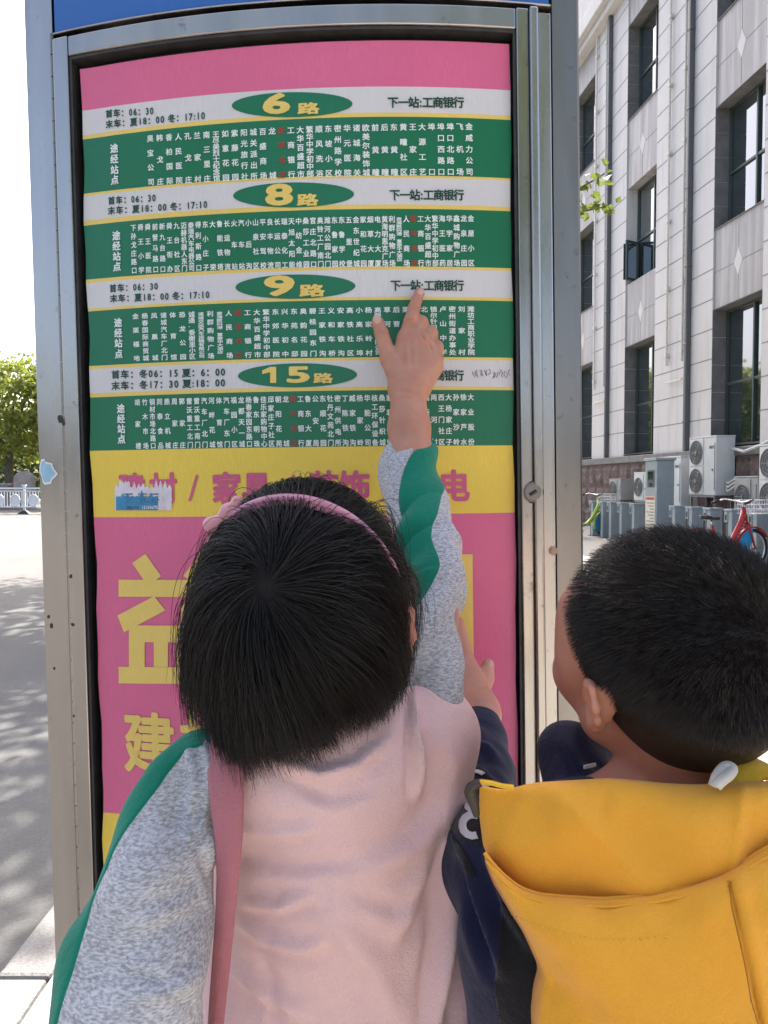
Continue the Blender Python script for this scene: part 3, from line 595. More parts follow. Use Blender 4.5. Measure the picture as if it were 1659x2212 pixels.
bands = [('pink', 'w6', 'top'), ('white', 'y6', 'w6'), ('gold', 'g6', 'y6'), ('green', 'g6b', 'g6'), ('gold', 'w8', 'g6b'), ('white', 'y8', 'w8'), ('gold', 'g8', 'y8'), ('green', 'g8b', 'g8'), ('gold', 'w9', 'g8b'), ('white', 'y9', 'w9'), ('gold', 'g9', 'y9'), ('green', 'g9b', 'g9'), ('gold', 'w15', 'g9b'), ('white', 'y15', 'w15'), ('gold', 'g15', 'y15'), ('green', 'g15b', 'g15'), ('yellow', 'pk', 'g15b'), ('pink', 'yb', 'pk'), ('yellow', None, 'yb')]
V = []; F = []; mats = []; names = ['pink', 'white', 'gold', 'green', 'yellow']; n = 48
rgn = np.random.default_rng(4)
def wav(x, z):     # the vinyl does not lie quite flat near its edges
    return -.0012 * (math.sin(7 * z + 9 * x) * .5 + .5) - .002 * math.exp(-((x - XPL) / .012) ** 2) * (math.sin(11 * z) * .5 + .5) - .0015 * math.exp(-((x - XPL - .05) / .006) ** 2) * (1 if z < .9 else .3)
for col, lo_, hi in bands:
    a = Z[lo_] if lo_ else (.712, .712); b_ = Z[hi]; rows = max(1, int((b_[0] - a[0]) / .03)); base = len(V)
    for j in range(rows + 1):
        t = j / rows
        for i in range(n + 1):
            q = i / n; zz = (a[0] + (a[1] - a[0]) * q) * (1 - t) + (b_[0] + (b_[1] - b_[0]) * q) * t
            e = .0016 * math.sin(zz * 23) + .0011 * math.sin(zz * 61 + 1); x = XPL + e + (XPR + e * .6 - XPL - e) * q
            V.append((x, KC * x * x + wav(x, zz), zz))
    for j in range(rows):
        for i in range(n): F.append([base + j * (n + 1) + i, base + j * (n + 1) + i + 1, base + (j + 1) * (n + 1) + i + 1, base + (j + 1) * (n + 1) + i]); mats.append(names.index(col))
board = mesh_np('route_board', V, F, None, kiosk, smooth=True)
for c_ in names: board.data.materials.append(M[c_])
board.data.polygons.foreach_set('material_index', mats)
class Ink:
    """flat marks laid on the curved board"""
    def __init__(s, lift): s.V = []; s.F = []; s.lift = lift
    def add2(s, pts, F):
        k_ = len(s.V); s.V += [tuple(p) for p in pts]; s.F += [[i + k_ for i in f] for f in F]
    def ch(s, c, u, v, w_, h_, bold=.02):
        """one character centred in direction (u, v), w_ x h_ photo pixels"""
        x, z = S(u, v); d_ = .975 / FPX; GV, GF = G(c, bold)
        if not len(GV): return
        W_, H_ = w_ * d_ / .92, h_ * d_ / .88; s.add2([(x + (p[0] - .5) * W_, z + (p[1] - .37) * H_) for p in GV], GF)
    def fit(s, c, u0, v0, u1, v1, bold=.05):
        GV, GF = G(c, bold); mn = GV.min(0); mx = GV.max(0); pts = []
        x0, zt = S(u0, (v0 + v1) / 2)[0], S((u0 + u1) / 2, v0)[1]; x1, zb = S(u1, (v0 + v1) / 2)[0], S((u0 + u1) / 2, v1)[1]
        for p in GV: q = (p - mn) / (mx - mn); pts.append((x0 + (x1 - x0) * q[0], zb + (zt - zb) * q[1]))
        s.add2(pts, GF)
    def line(s, txt, u0, v0, u1, v1, h_, bold=.03):
        adv = [1.0 if ord(c) > 255 else (.34 if c in ': ' else .58) for c in txt]; tot = sum(adv); x = 0; pw = (u1 - u0) / tot
        for c, a in zip(txt, adv):
            if c != ' ':
                q = (x + a / 2) / tot; u = u0 + (u1 - u0) * q; v = v0 + (v1 - v0) * q
                if ord(c) > 255: s.ch(c, u, v, pw * .96, h_, bold)
                else:
                    GV, GF = G(c, bold); x_, z_ = S(u, v); k_ = .975 / FPX; cx = (GV[:, 0].min() + GV[:, 0].max()) / 2
                    s.add2([(x_ + (p[0] - cx) * pw * k_ * .95, z_ + (p[1] - .345) * h_ * k_ * 1.22) for p in GV], GF)
            x += a
    def ellipse(s, u, v, ru, rv, slope=0, n=56):
        pts = []
        for i in range(n):
            a = 2 * math.pi * i / n; uu = u + ru * math.cos(a); pts.append(S(uu, v + rv * math.sin(a) + slope * (uu - u) * 1.0))
        c = S(u, v); rows = [(c[0], c[1])] + pts; s.add2(rows, [[0, 1 + i, 1 + (i + 1) % n] for i in range(n)])
    def poly(s, pts): s.add2([S(*p) for p in pts], [list(range(len(pts)))])
    def build(s, name, m, parent):
        me = bpy.data.meshes.new(name); me.from_pydata([(x, 0, z) for x, z in s.V], [], s.F); bm = bmesh.new(); bm.from_mesh(me)
        bmesh.ops.triangulate(bm, faces=bm.faces)
        for q in np.linspace(XPL, XPR, 37)[1:-1]:
            bmesh.ops.bisect_plane(bm, geom=bm.verts[:] + bm.edges[:] + bm.faces[:], plane_co=(q, 0, 0), plane_no=(1, 0, 0), dist=1e-6)
        seen = set(); isl = {}; lvl = {}
        for v_ in bm.verts:
            if v_ in seen: continue
            st_ = [v_]; seen.add(v_); lv = (len(isl) % 11) * .00003; isl[v_] = lv; members = [v_]
            while st_:
                a = st_.pop()
                for e_ in a.link_edges:
                    o_ = e_.other_vert(a)
                    if o_ not in seen: seen.add(o_); st_.append(o_); members.append(o_)
            for o_ in members: lvl[o_] = lv
        for v_ in bm.verts: v_.co.y = KC * v_.co.x ** 2 + wav(v_.co.x, v_.co.z) - s.lift - lvl[v_]
        bmesh.ops.recalc_face_normals(bm, faces=bm.faces)
        bm.to_mesh(me); bm.free(); return link(name, me, m, parent)
R6 = '昊宝公司 韩戈庄 香柏国际 人民医院 孔戈庄 兰家村 南三里庄 王尽美烈士纪念馆 如意花园 紫藤花园 阳光旅行社 城关派出所 百盛商场 龙城 新华书店 工商银行 大华百盛超市 繁华中学初中部 顺风洗浴 东坡小区 密州路学校 华元医院 诸城海关 欧美尔装饰城 前黄疃 后黄疃 东黄疃 黄疃社区 王家庄 大源工艺 埠口 埠口西路口 埠口北路口 飞机场 金威力公司'.split()
R8 = '下孙戈庄路口 舜王小学 舜王医院 前营马路口 新九台路口 舜王街办 九台社区 迈赫机器人东门 泰瑞汽车电器公司 得利斯路口 东小庄子 大荣 鲁能铁塔 长运物流 火车站 汽车站 小后沟 山泉社区 平安驾校 良丰物流 长运公司 瑞泰化工 天旭太阳能 中纺金维 桑莎工业园 官庄北路口 奥铃工厂南门 潍河公园北门 东鲁家园 东鲁学校 五里堡 金东世纪城 家和花园 烟草大厦 电力大厦 黄海明思克广场 利群购物广场 黄海数码港(富泰华大酒店) 人民商场 新华书店 工商银行 大华百盛超市 繁华中学初中部 海王医药 华宇家居 鑫城购物广场 龙泉庄园 金屋小区'.split()
R9 = '金栗福地 杨春国际商贸城 凤凰城 诸城汽车厂北门 体育馆 恐龙公园 诚通·香榭里小区 诸城交运汽车运输有限公司 利群购物广场 黄海数码港(富泰华大酒店) 人民商场 新华书店 工商银行 大华百盛超市 繁华中学初中部 东郊医院 兴华初中 东苑名邸 奥韵花园 碧桂园东门 王家铁沟 义和车桥 安家铁沟 高铁社区 小高乐埠 杨家岭村 高强紧固件有限公司 草河 后曹 栗 旭 北朱 锦尔针织制衣公司 卢山中学 密州街道办事处 刘家村 潍坊工商职业学院'.split()
R15 = '胡家楼 竹木市场 钢材市场北路口 同泰食品 鼎立机械 周家庄 郭家庄 雷沃重工北门 雷沃重工南门 汽车厂北门 河畔花城 体育馆 汽车厂东门 福园小区 龙都天一城 杨春家园东路口 鲁东明珠 佳乐家购物中心 邱家庄子社区 朝阳花苑 龙城 新华书店 工商银行 鲁东大厦 公安局 东顺花园 牡丹文苑北门 密州供电所 丁陈铁沟 臧家铁沟 杨家岭 华能公司 核工环保设备 桑莎针织城 雅菲服饰 # # # # 高新园区 两河村 西王门社区 大杨家庄子 孙家沙岭 徐家芦水 大业股份'.split()
import itertools
allc = set(''.join(R6 + R8 + R9 + R15)) - {'#'}
glyphs(sorted(allc), .022)
wl = Ink(.0007); rl = Ink(.0009); gl = Ink(.0007); ov = Ink(.0007); yl = Ink(.0013); pk = Ink(.0007)
FULL = dict(草=4, 后=4, 栗=4, 旭=4, 北=4)
def table(rows, uL0, uR0, vL0, vR0, uL1, uR1, vL1, vR1, cw, chh):
    N = len(rows); rl = Ink(.0009)
    for i, nm in enumerate(rows):
        if nm == '#': continue
        q = i / (N - 1); x0 = uL0 + (uR0 - uL0) * q; x1 = uL1 + (uR1 - uL1) * q; v0 = vL0 + (vR0 - vL0) * q; v1 = vL1 + (vR1 - vL1) * q
        # the board curves towards the viewer in the middle
        bow = -math.sin(q * math.pi) * 7 * (1045 - v0) / 770
        ink = rl if nm == '新华书店' else wl; m_ = len(nm); h_ = min(chh, (v1 - v0) / max(m_ - 1, 1) * .9); slots = m_ - 1
        if rows is R9 and nm in ('草河', '后曹', '栗', '旭', '北朱'): slots = 3
        for j, c in enumerate(nm):
            jj = j if nm != '旭' else 1; t = jj / max(slots, 1)
            if c == '(' or c == ')': ink.ch(c, x0 + (x1 - x0) * t, v0 + (v1 - v0) * t + bow, cw * .8, h_ * .8, .022) if False else None
            else: ink.ch(c, x0 + (x1 - x0) * t, v0 + (v1 - v0) * t + bow, cw if h_ > 8.5 else cw * .9, h_, .022)
    rl.build('current_stop_lettering', M['red'], board)
table(R6, 325, 1013, 300, 275, 327, 1014, 394, 372.5, 14.5, 13.5)
table(R8, 289, 1017, 493, 473, 291, 1018, 585, 569, 12.6, 13)
table(R9, 294, 1017, 684, 668, 296.5, 1018, 774.6, 761, 14, 11.5)
table(R15, 298, 1017, 869.5, 858, 300.5, 1018, 963.6, 954.7, 12.6, 13)
for u, vs in ((247.5, (321.6, 344.5, 368, 390)), (252.5, (510, 532.5, 555, 577)), (256.5, (697.6, 720, 742, 765)), (262.5, (883, 905, 927, 949))):
    for i, (c, v) in enumerate(zip('途经站点', vs)): wl.ch(c, u + i * .5, v, 18.5, 18, .03)
def GL(*a):
    k_ = Ink(.0007); k_.line(*a); k_.build('timetable_lettering', M['ink'], board)
GL('首车：06：30', 228, 247, 333, 240, 16); GL('末车：夏18：00 冬：17:10', 228, 270, 444, 250, 16)
GL('首车：06：30', 233.5, 435, 338, 428, 16); GL('末车：夏18：00 冬：17:10', 233, 456.6, 449, 442, 16)
GL('首车：06：30', 237, 624, 343, 619, 16); GL('末车：夏18：00 冬：17:10', 238, 646, 454, 637, 16)
GL('首车：冬06：15 夏：6：00', 241, 810, 488, 804, 17); GL('末车：冬17：30 夏:18：00', 241, 834, 488, 827, 17)
for (u0, v) in ((838, 222.7), (842, 422), (844, 617), (848, 811)): GL('下一站:工商银行', u0, v, 1002, v + .5, 21, .03)
for (u, v, ru, rv) in ((631.5, 227, 130.5, 27), (634.5, 421.5, 130.5, 27), (638.5, 619.5, 129.5, 26.3), (643, 811, 128.5, 26)):
    ov = Ink(.0007); ov.ellipse(u, v, ru, rv, -.012); ov.build('route_oval', M['green'], board)
def num(c, x0, y0, x1, y1, cf):
    global yl
    a = cf(x0, y0); b_ = cf(x1, y1); yl.fit(c, a[0], a[1], b_[0], b_[1], .04)
def YB():
    global yl
    yl.build('route_number', M['gold'], board); yl = Ink(.0013)
num('6', 77, 565, 245, 692, c2); num('路', 287, 622, 422, 693, c2); YB(); num('8', 92, 1110, 262, 1243, c2); num('路', 283, 1170, 415, 1245, c2); YB()
num('9', 85, 155, 272, 280, c5); num('路', 297, 207, 455, 284, c5); YB(); yl.poly([c5(x_, y_) for x_, y_ in ((78, 726), (128, 706), (160, 706), (160, 802), (122, 802), (122, 738), (78, 748))]) if False else (yl.poly([c5(*q_) for q_ in ((124, 706), (160, 706), (160, 803), (124, 803))]), yl.poly([c5(*q_) for q_ in ((76, 728), (124, 706), (124, 738), (76, 750))])); num('5', 222, 703, 362, 803, c5); num('路', 382, 742, 503, 805, c5)
for c, u, v in (('建', 286, 1056), ('材', 353, 1055.5), ('家', 490, 1054.5), ('具', 555, 1054), ('装', 700, 1052), ('饰', 766, 1051.5), ('家', 905, 1050.5), ('电', 981, 1050)): pk.ch(c, u, v, 62, 62, .035)
for u in (419, 628, 836): pk.poly([(u - 11, 1082), (u - 5, 1082), (u + 11, 1026), (u + 5, 1026)])
yb = Ink(.0008)
def CB(*q): yb.poly([(x / 1.508 * .54, (2000 + y / 1.508) * .54) for x, y in q])
for mir in (0, 1):
    f_ = (lambda x: 2084 - x) if mir else (lambda x: x)
    CB(*[(f_(x), y) for x, y in ((800, 380), (880, 325), (975, 458), (942, 482), (870, 482))]); CB(*[(f_(x), y) for x, y in ((932, 580), (1000, 665), (750, 798), (710, 697))])
CB((718, 480), (1366, 480), (1366, 582), (718, 582)); CB((780, 755), (1304, 755), (1304, 856), (780, 856)); CB((718, 1005), (1366, 1005), (1366, 1105), (718, 1105))
for x0_, x1_ in ((780, 875), (930, 1015), (1070, 1155), (1210, 1304)): CB((x0_, 855), (x1_, 855), (x1_, 1006), (x0_, 1006))
 
yb.build('headline_lettering', M['gold'], board); yb = Ink(.0008)
for q in ([(790, 1199), (1021, 1197), (1021, 1240), (790, 1240)], [(984, 1240), (1021, 1240), (1024, 1474), (987, 1474)], [(790, 1240), (827, 1240), (829, 1474), (793, 1474)], [(793, 1440), (987, 1440), (987, 1474), (793, 1474)]): yb.poly(q) if q[0] != (793, 1440) else yb.poly([(829, 1440), (987, 1440), (987, 1474), (829, 1474)])
yb.build('headline_lettering', M['gold'], board); yb = Ink(.0008); yb.fit('建', 268, 1538, 379, 1670, .03); yb.fit('材', 387, 1538, 498, 1670, .03)
yb.build('headline_lettering', M['gold'], board); wl.build('station_lettering', M['letter_white'], board); yl.build('route_number', M['gold'], board); pk.build('slogan_lettering', M['pinkink'], board)
# torn blue advert and pen scribble on the board, sticker on the column
rj = random.Random(9)
tw = Ink(.0011)
def jag(u0, u1, vb, vt, n, lo_, hi):
    pts = [(u0, vb)]
    for i in range(n + 1): pts.append((u0 + (u1 - u0) * i / n, vt - (rj.uniform(lo_, hi) if i % 2 else rj.uniform(0, lo_))))
    return pts + [(u1, vb)]
def strip_poly(ink, pts, vb):   # one quad per step, so ragged outlines stay valid
    top = pts[1:-1]
    for a, b_ in zip(top[:-1], top[1:]): ink.poly([a, b_, (b_[0], vb), (a[0], vb)])
strip_poly(tw, jag(249, 372, 1070, 1056, 26, 4, 24), 1102); strip_poly(tw, jag(258, 282, 1056, 1046, 8, 4, 20), 1060)
tw.build('torn_paper', plain('torn_paper', (.68, .62, .66, 1), .7, scale=90, var=.15), board)
tb = Ink(.0014); strip_poly(tb, jag(252, 343, 1092, 1073, 18, 0, 17), 1102); tb.build('torn_advert', plain('advert_blue', (.035, .24, .42, 1), .5, var=.15, scale=60), board)
tt = Ink(.0017); tt.line('1516967928', 308, 1096, 349, 1095.5, 8, .04); tt.build('advert_number', M['letter_white'], board)
tk = Ink(.0017); tk.line('联系电话', 275, 1096.5, 302, 1096, 7, .03)
for i in range(60):
    u, v = rj.uniform(270, 345), rj.choice((1066, 1072, 1078, 1083)); l_ = rj.uniform(2, 5); tk.poly([(u, v), (u + l_, v - .2), (u + l_, v + 2.6), (u, v + 2.8)])
tk.build('advert_print', plain('advert_ink', (.10, .13, .2, 1), .6), board)
pn = MB()
for i in range(16):
    u, v = 1022 + i * 5.2 + rj.uniform(-1.5, 1.5), rj.uniform(795, 806); pts = []
    for q in range(4): x, z = S(u + rj.uniform(-3, 3), v + q * 4.2); pts.append((x, KC * x * x + wav(x, z) - .0004, z))
    pn.tube(pts, .00045, 4)
pn.build('pen_scribble', plain('faded_ink', (.22, .20, .21, 1), .8), board)
def on_face(u, v, f): x, z = S(u, v, -f); return (x, KC * x * x - f, z)
def sticker(name, outline, f, m, parent, th=.0004):
    n = len(outline); cu = sum(p[0] for p in outline) / n; cv = sum(p[1] for p in outline) / n; V = [on_face(cu, cv, f)] + [on_face(u, v, f) for u, v in outline] + [on_face(u, v, f - th) for u, v in outline]
    F = [[0, 1 + i, 1 + (i + 1) % n] for i in range(n)] + [[1 + i, 1 + n + i, 1 + n + (i + 1) % n, 1 + (i + 1) % n] for i in range(n)]
    mb = MB().add(V, F); return mb.build(name, m, parent)
so = [(97, 993), (103, 991), (106, 998), (120, 1001), (124, 1012), (133, 1024), (128, 1030), (121, 1036), (118, 1045), (104, 1047), (100, 1040), (98, 1030), (93, 1018), (94, 1006)]
stk = sticker('sticker', so, .0049, M['whiteplastic'], kiosk); tag(stk, 'pale blue sticker with a white cut edge')
si = [(109 + (u - 109) * .8, 1019 + (v - 1019) * .82) for u, v in so]; sticker('sticker_print', si, .0055, plain('sticker_blue', (.30, .50, .62, 1), .35, var=.2, scale=40), stk)
grime = MB()
for (u, v, s_) in ((277, 1500, 0), (148, 905, 6), (152, 912, 7), (145, 915, 5), (157, 918, 4), (112, 1330, 3), (118, 1350, 4), (124, 1440, 3), (178, 1535, 3), (172, 1240, 4), (176, 1342, 4)):
    if s_ == 0: continue
    c_ = [(u + s_ * rj.uniform(.5, 1.1) * math.cos(a), v + s_ * rj.uniform(.5, 1.6) * math.sin(a)) for a in np.linspace(0, 2 * math.pi, 9)[:-1]]
    f = .0046 if u < 148 else .0124; x0, z0 = S(u, v, -f)
    grime.add([on_face(a, b_, f) for a, b_ in c_], [list(range(8))])
grime.build('glue_residue', plain('glue_residue', (.05, .045, .04, 1), .9, var=.3), kiosk)
# ------------------------------------------------------------------ bodies as one smooth surface: signed distances on a grid, then surface nets
class Body:
    def __init__(s): s.ops = []
    def add(s, fn, lo, hi, k=.01, cut=False): s.ops.append((fn, np.asarray(lo, float), np.asarray(hi, float), k, cut)); return s
    def cone(s, a, b, ra, rb, k=.01):
        a = np.asarray(a, float); b = np.asarray(b, float); ab = b - a; L = ab.dot(ab) + 1e-12; m = max(ra, rb)
        def f(X):
            t = np.clip(((X - a) @ ab) / L, 0, 1); return np.linalg.norm(X - a - t[..., None] * ab, axis=-1) - (ra + (rb - ra) * t)
        return s.add(f, np.minimum(a, b) - m, np.maximum(a, b) + m, k)
    def chain(s, pts, rs, k=.01):
        for i in range(len(pts) - 1): s.cone(pts[i], pts[i + 1], rs[i], rs[i + 1], k)
        return s
    def ell(s, c, r, k=.01, rot=None, cut=False, kk=None):
        c = np.asarray(c, float); r = np.asarray(r, float); Rm = np.eye(3) if rot is None else np.asarray(rot)
        def f(X):
            q = (X - c) @ Rm; k0 = np.linalg.norm(q / r, axis=-1); k1 = np.linalg.norm(q / (r * r), axis=-1) + 1e-9; return k0 * (k0 - 1) / k1
        e = np.abs(Rm) @ r if rot is None else np.sqrt((Rm ** 2) @ (r ** 2)); return s.add(f, c - e, c + e, k, cut)
    def plane(s, p, n):          # keep the side the normal points away from
        s.ops.append(('plane', np.asarray(p, float), np.asarray(n, float), .004, True)); return s
    def disp(s, fn): s.ops.append(('disp', fn, None, 0, False)); return s
    def mesh(s, xs, ys, zs, name, m, parent=None):
        shp = (len(xs), len(ys), len(zs)); D = np.full(shp, 1.0, np.float32)
        for fn, lo, hi, k, cut in s.ops:
            if isinstance(fn, str):
                XX = np.stack(np.meshgrid(xs, ys, zs, indexing='ij'), -1)
                if fn == 'plane': d = ((XX - lo) @ hi).astype(np.float32); h = np.maximum(k - np.abs(D - d), 0) / k; D = np.maximum(D, d) + h * h * k * .25
                else:
                    near = np.abs(D) < .03; D[near] -= lo(XX[near]).astype(np.float32)
                continue
            pad = k + .012; sl = []
            for ax, g in enumerate((xs, ys, zs)):
                i0 = max(np.searchsorted(g, lo[ax] - pad) - 1, 0); i1 = min(np.searchsorted(g, hi[ax] + pad) + 1, len(g)); sl.append(slice(i0, i1))
            sl = tuple(sl)
            if any(q.stop <= q.start for q in sl): continue
            X = np.stack(np.meshgrid(xs[sl[0]], ys[sl[1]], zs[sl[2]], indexing='ij'), -1); d = fn(X).astype(np.float32); o = D[sl]
            if cut: d = -d; h = np.maximum(k - np.abs(o - d), 0) / k; D[sl] = np.maximum(o, d) + h * h * k * .25
            else: h = np.maximum(k - np.abs(o - d), 0) / k; D[sl] = np.minimum(o, d) - h * h * k * .25
        for a_ in (0, -1): D[a_] = 1; D[:, a_] = 1; D[:, :, a_] = 1
        V, F = nets(D, xs, ys, zs); return mesh_np(name, V, F, m, parent, smooth=True)
def nets(D, xs, ys, zs):
    nx, ny, nz = D.shape; ins = D < 0; C = ins[:-1, :-1, :-1].astype(np.int8)
    for o in itertools.product((0, 1), repeat=3):
        if o != (0, 0, 0): C = C + ins[o[0]:nx - 1 + o[0], o[1]:ny - 1 + o[1], o[2]:nz - 1 + o[2]]
    act = (C > 0) & (C < 8); I, J, K = np.nonzero(act); idx = np.full(act.shape, -1, np.int64); idx[I, J, K] = np.arange(len(I))
    acc = np.zeros((len(I), 3)); cnt = np.zeros(len(I)); cor = list(itertools.product((0, 1), repeat=3))
    for a in cor:
        for ax in range(3):
            if a[ax]: continue
            b = list(a); b[ax] = 1; va = D[I + a[0], J + a[1], K + a[2]]; vb = D[I + b[0], J + b[1], K + b[2]]; m = (va < 0) != (vb < 0)
            t = np.where(m, va / np.where(m, va - vb, 1), 0); p = np.stack([I + a[0], J + a[1], K + a[2]], 1).astype(float); p[:, ax] += t; acc[m] += p[m]; cnt[m] += 1
    p = acc / cnt[:, None]; V = np.stack([np.interp(p[:, 0], np.arange(nx), xs), np.interp(p[:, 1], np.arange(ny), ys), np.interp(p[:, 2], np.arange(nz), zs)], 1); Fs = []
    for ax in range(3):
        o1, o2 = [(1, 2), (2, 0), (0, 1)][ax]; sl0 = [slice(None)] * 3; sl1 = [slice(None)] * 3; sl0[ax] = slice(0, -1); sl1[ax] = slice(1, None)
        A, B = ins[tuple(sl0)], ins[tuple(sl1)]; x = np.stack(np.nonzero(A != B), 1); x = x[(x[:, o1] > 0) & (x[:, o2] > 0) & (x[:, o1] < D.shape[o1] - 1) & (x[:, o2] < D.shape[o2] - 1)]
        fl = A[tuple(x.T)]; e1 = np.zeros(3, int); e1[o1] = 1; e2 = np.zeros(3, int); e2[o2] = 1
        q = np.stack([idx[tuple((x - e1 - e2).T)], idx[tuple((x - e2).T)], idx[tuple(x.T)], idx[tuple((x - e1).T)]], 1); q[~fl] = q[~fl][:, ::-1]; Fs.append(q)
    return V, np.vstack(Fs).tolist()
def axis(lo, hi, step, *fine):
    """grid coordinates, finer inside given (lo, hi, step) spans"""
    g = [lo]
    while g[-1] < hi:
        st = step
        for a, b, f in fine:
            if a <= g[-1] < b: st = min(st, f)
        g.append(g[-1] + st)
    return np.array(g)
def head_frame(yaw, pitch, roll):
    """columns: head right, forward, up; yaw > 0 turns the face to the left, pitch > 0 tips it back"""
    m = Matrix.Rotation(yaw, 3, 'Z') @ Matrix.Rotation(pitch, 3, 'X') @ Matrix.Rotation(roll, 3, 'Y'); return np.array(m)
def add_head(b, c, Fm, neck, nr, s=1.0, eo=(0, 0, 0), es=1.0):
    L = lambda x, y, z: c + Fm @ (np.array([x, y, z]) * s)
    def LE(x, y, z):          # ear points, shrunk about the ear's own centre and shifted
        q = 1 if x > 0 else -1; k_ = np.array([.078 * q, -.006, -.016]); return c + Fm @ ((k_ + (np.array([x, y, z]) - k_) * es + np.array(eo)) * s)
    b.ell(c + Fm @ np.array([0, -.008, .012]) * s, np.array([.071, .086, .074]) * s, .01, Fm)
    b.ell(L(0, .042, -.032), np.array([.056, .046, .064]) * s, .02, Fm)
    b.ell(L(0, .005, -.045), np.array([.058, .06, .045]) * s, .02, Fm)
    for q in (-1, 1):
        b.cone(L(.048 * q, .012, -.06), L(.012 * q, .066, -.094), .018, .016, .02)
        b.ell(L(.036 * q, .058, -.052), np.array([.027, .028, .028]) * s, .015, Fm)
    b.cone(L(-.012, .068, -.095), L(.012, .068, -.095), .016, .016, .015)
    for q in (-1, 1): b.ell(L(.049 * q, .040, -.018), np.array([.024, .028, .034]) * s, .014, Fm)
    b.cone(L(-.034, .072, .012), L(.034, .072, .012), .011, .011, .014)
    for q in (-1, 1): b.ell(L(.040 * q, .052, .008), np.array([.026, .028, .034]) * s, .012, Fm)
    b.cone(L(0, .086, -.012), L(0, .099, -.040), .006, .0085, .008)
    for q in (-1, 1): b.ell(L(.010 * q, .092, -.041), (.0065, .007, .0055), .006, Fm)
    b.ell(L(0, .089, -.062), (.017, .007, .0045), .004, Fm); b.ell(L(0, .087, -.071), (.015, .007, .0055), .004, Fm)
    for q in (-1, 1): b.ell(L(.030 * q, .094, -.010), (.011, .008, .006), .006, Fm, cut=True)
    for q in (-1, 1):          # ears: flared dish with a rim and a lobe
        er = np.array(Matrix.Rotation(R(-28 * q), 3, 'Z') @ Matrix.Rotation(R(-8), 3, 'X')); Er = Fm @ er
        b.ell(LE(.076 * q, -.006, -.018), np.array([.0065, .018, .028]) * s * es, .008, Er)
        pts = [LE(.080 * q, .010, -.012), LE(.083 * q, .006, .008), LE(.088 * q, -.010, .012), LE(.091 * q, -.024, .0), LE(.088 * q, -.024, -.020), LE(.081 * q, -.012, -.040)]
        b.chain(pts, [.0042 * es * s] * 6, .005); b.ell(LE(.080 * q, -.008, -.043), np.array([.0055, .009, .009]) * s * es, .006, Er)
        b.ell(LE(.088 * q, -.004, -.014), np.array([.006, .010, .014]) * s * es, .004, Er, cut=True)
    b.chain([L(0, -.022, -.035), neck], [nr * 1.02, nr], .02)
def face_bits(c, Fm, parent, brow_m, s=1.0, wrap=None):
    L = lambda x, y, z: c + Fm @ (np.array([x, y, z]) * s)
    for q in (-1, 1):
        bm = bmesh.new(); bmesh.ops.create_uvsphere(bm, u_segments=20, v_segments=14, radius=.0105 * s); me = bpy.data.meshes.new('eye'); bm.to_mesh(me); bm.free()
        o = link('eye', me, M['eye'], parent, True); o.location = L(.030 * q, .0765, -.010); wrap(o)
        bm = bmesh.new(); bmesh.ops.create_uvsphere(bm, u_segments=16, v_segments=10, radius=.0052 * s); me = bpy.data.meshes.new('iris'); bm.to_mesh(me); bm.free()
        i = link('iris', me, M['iris'], o, True); i.location = Fm @ np.array([0, .0062 * s, 0])
    V = []; 
    for q in (-1, 1):
        for i in range(60):
            t = rng.uniform(0, 1); p = np.array([(.016 + .030 * t) * q, (.0905 - .022 * t * t - .0075), .006 + .005 * math.sin(t * 2.6) + rng.normal(0, .0012)]); d_ = np.array([.006 * q, .003, .003]); V.append([L(*p), L(*(p + d_ * .6)), L(*(p + d_))])
    wrap(strands('eyebrow', np.array(V), .0003, brow_m, parent))
M['eye'] = plain('eye_white', (.75, .72, .70, 1), .2, var=.02); M['iris'] = plain('dark_iris', (.02, .012, .008, 1), .15)
def strands(name, PTS, rad, m, parent, taper=.25):
    n, k_, _ = PTS.shape; hc = bpy.data.hair_curves.new(name); hc.add_curves([k_] * n)
    hc.points.foreach_set('position', PTS.astype(np.float32).ravel()) if hasattr(hc.points, 'foreach_set') else None
    hc.attributes['position'].data.foreach_set('vector', PTS.astype(np.float32).ravel())
    ra = hc.attributes.get('radius') or hc.attributes.new('radius', 'FLOAT', 'POINT'); rr_ = np.tile(np.linspace(1, taper, k_), n) * np.repeat(rad if not np.isscalar(rad) else np.full(n, rad), k_); ra.data.foreach_set('value', rr_.astype(np.float32))
    o = bpy.data.objects.new(name, hc); COL.objects.link(o); hc.materials.append(m); o.parent = parent; return o
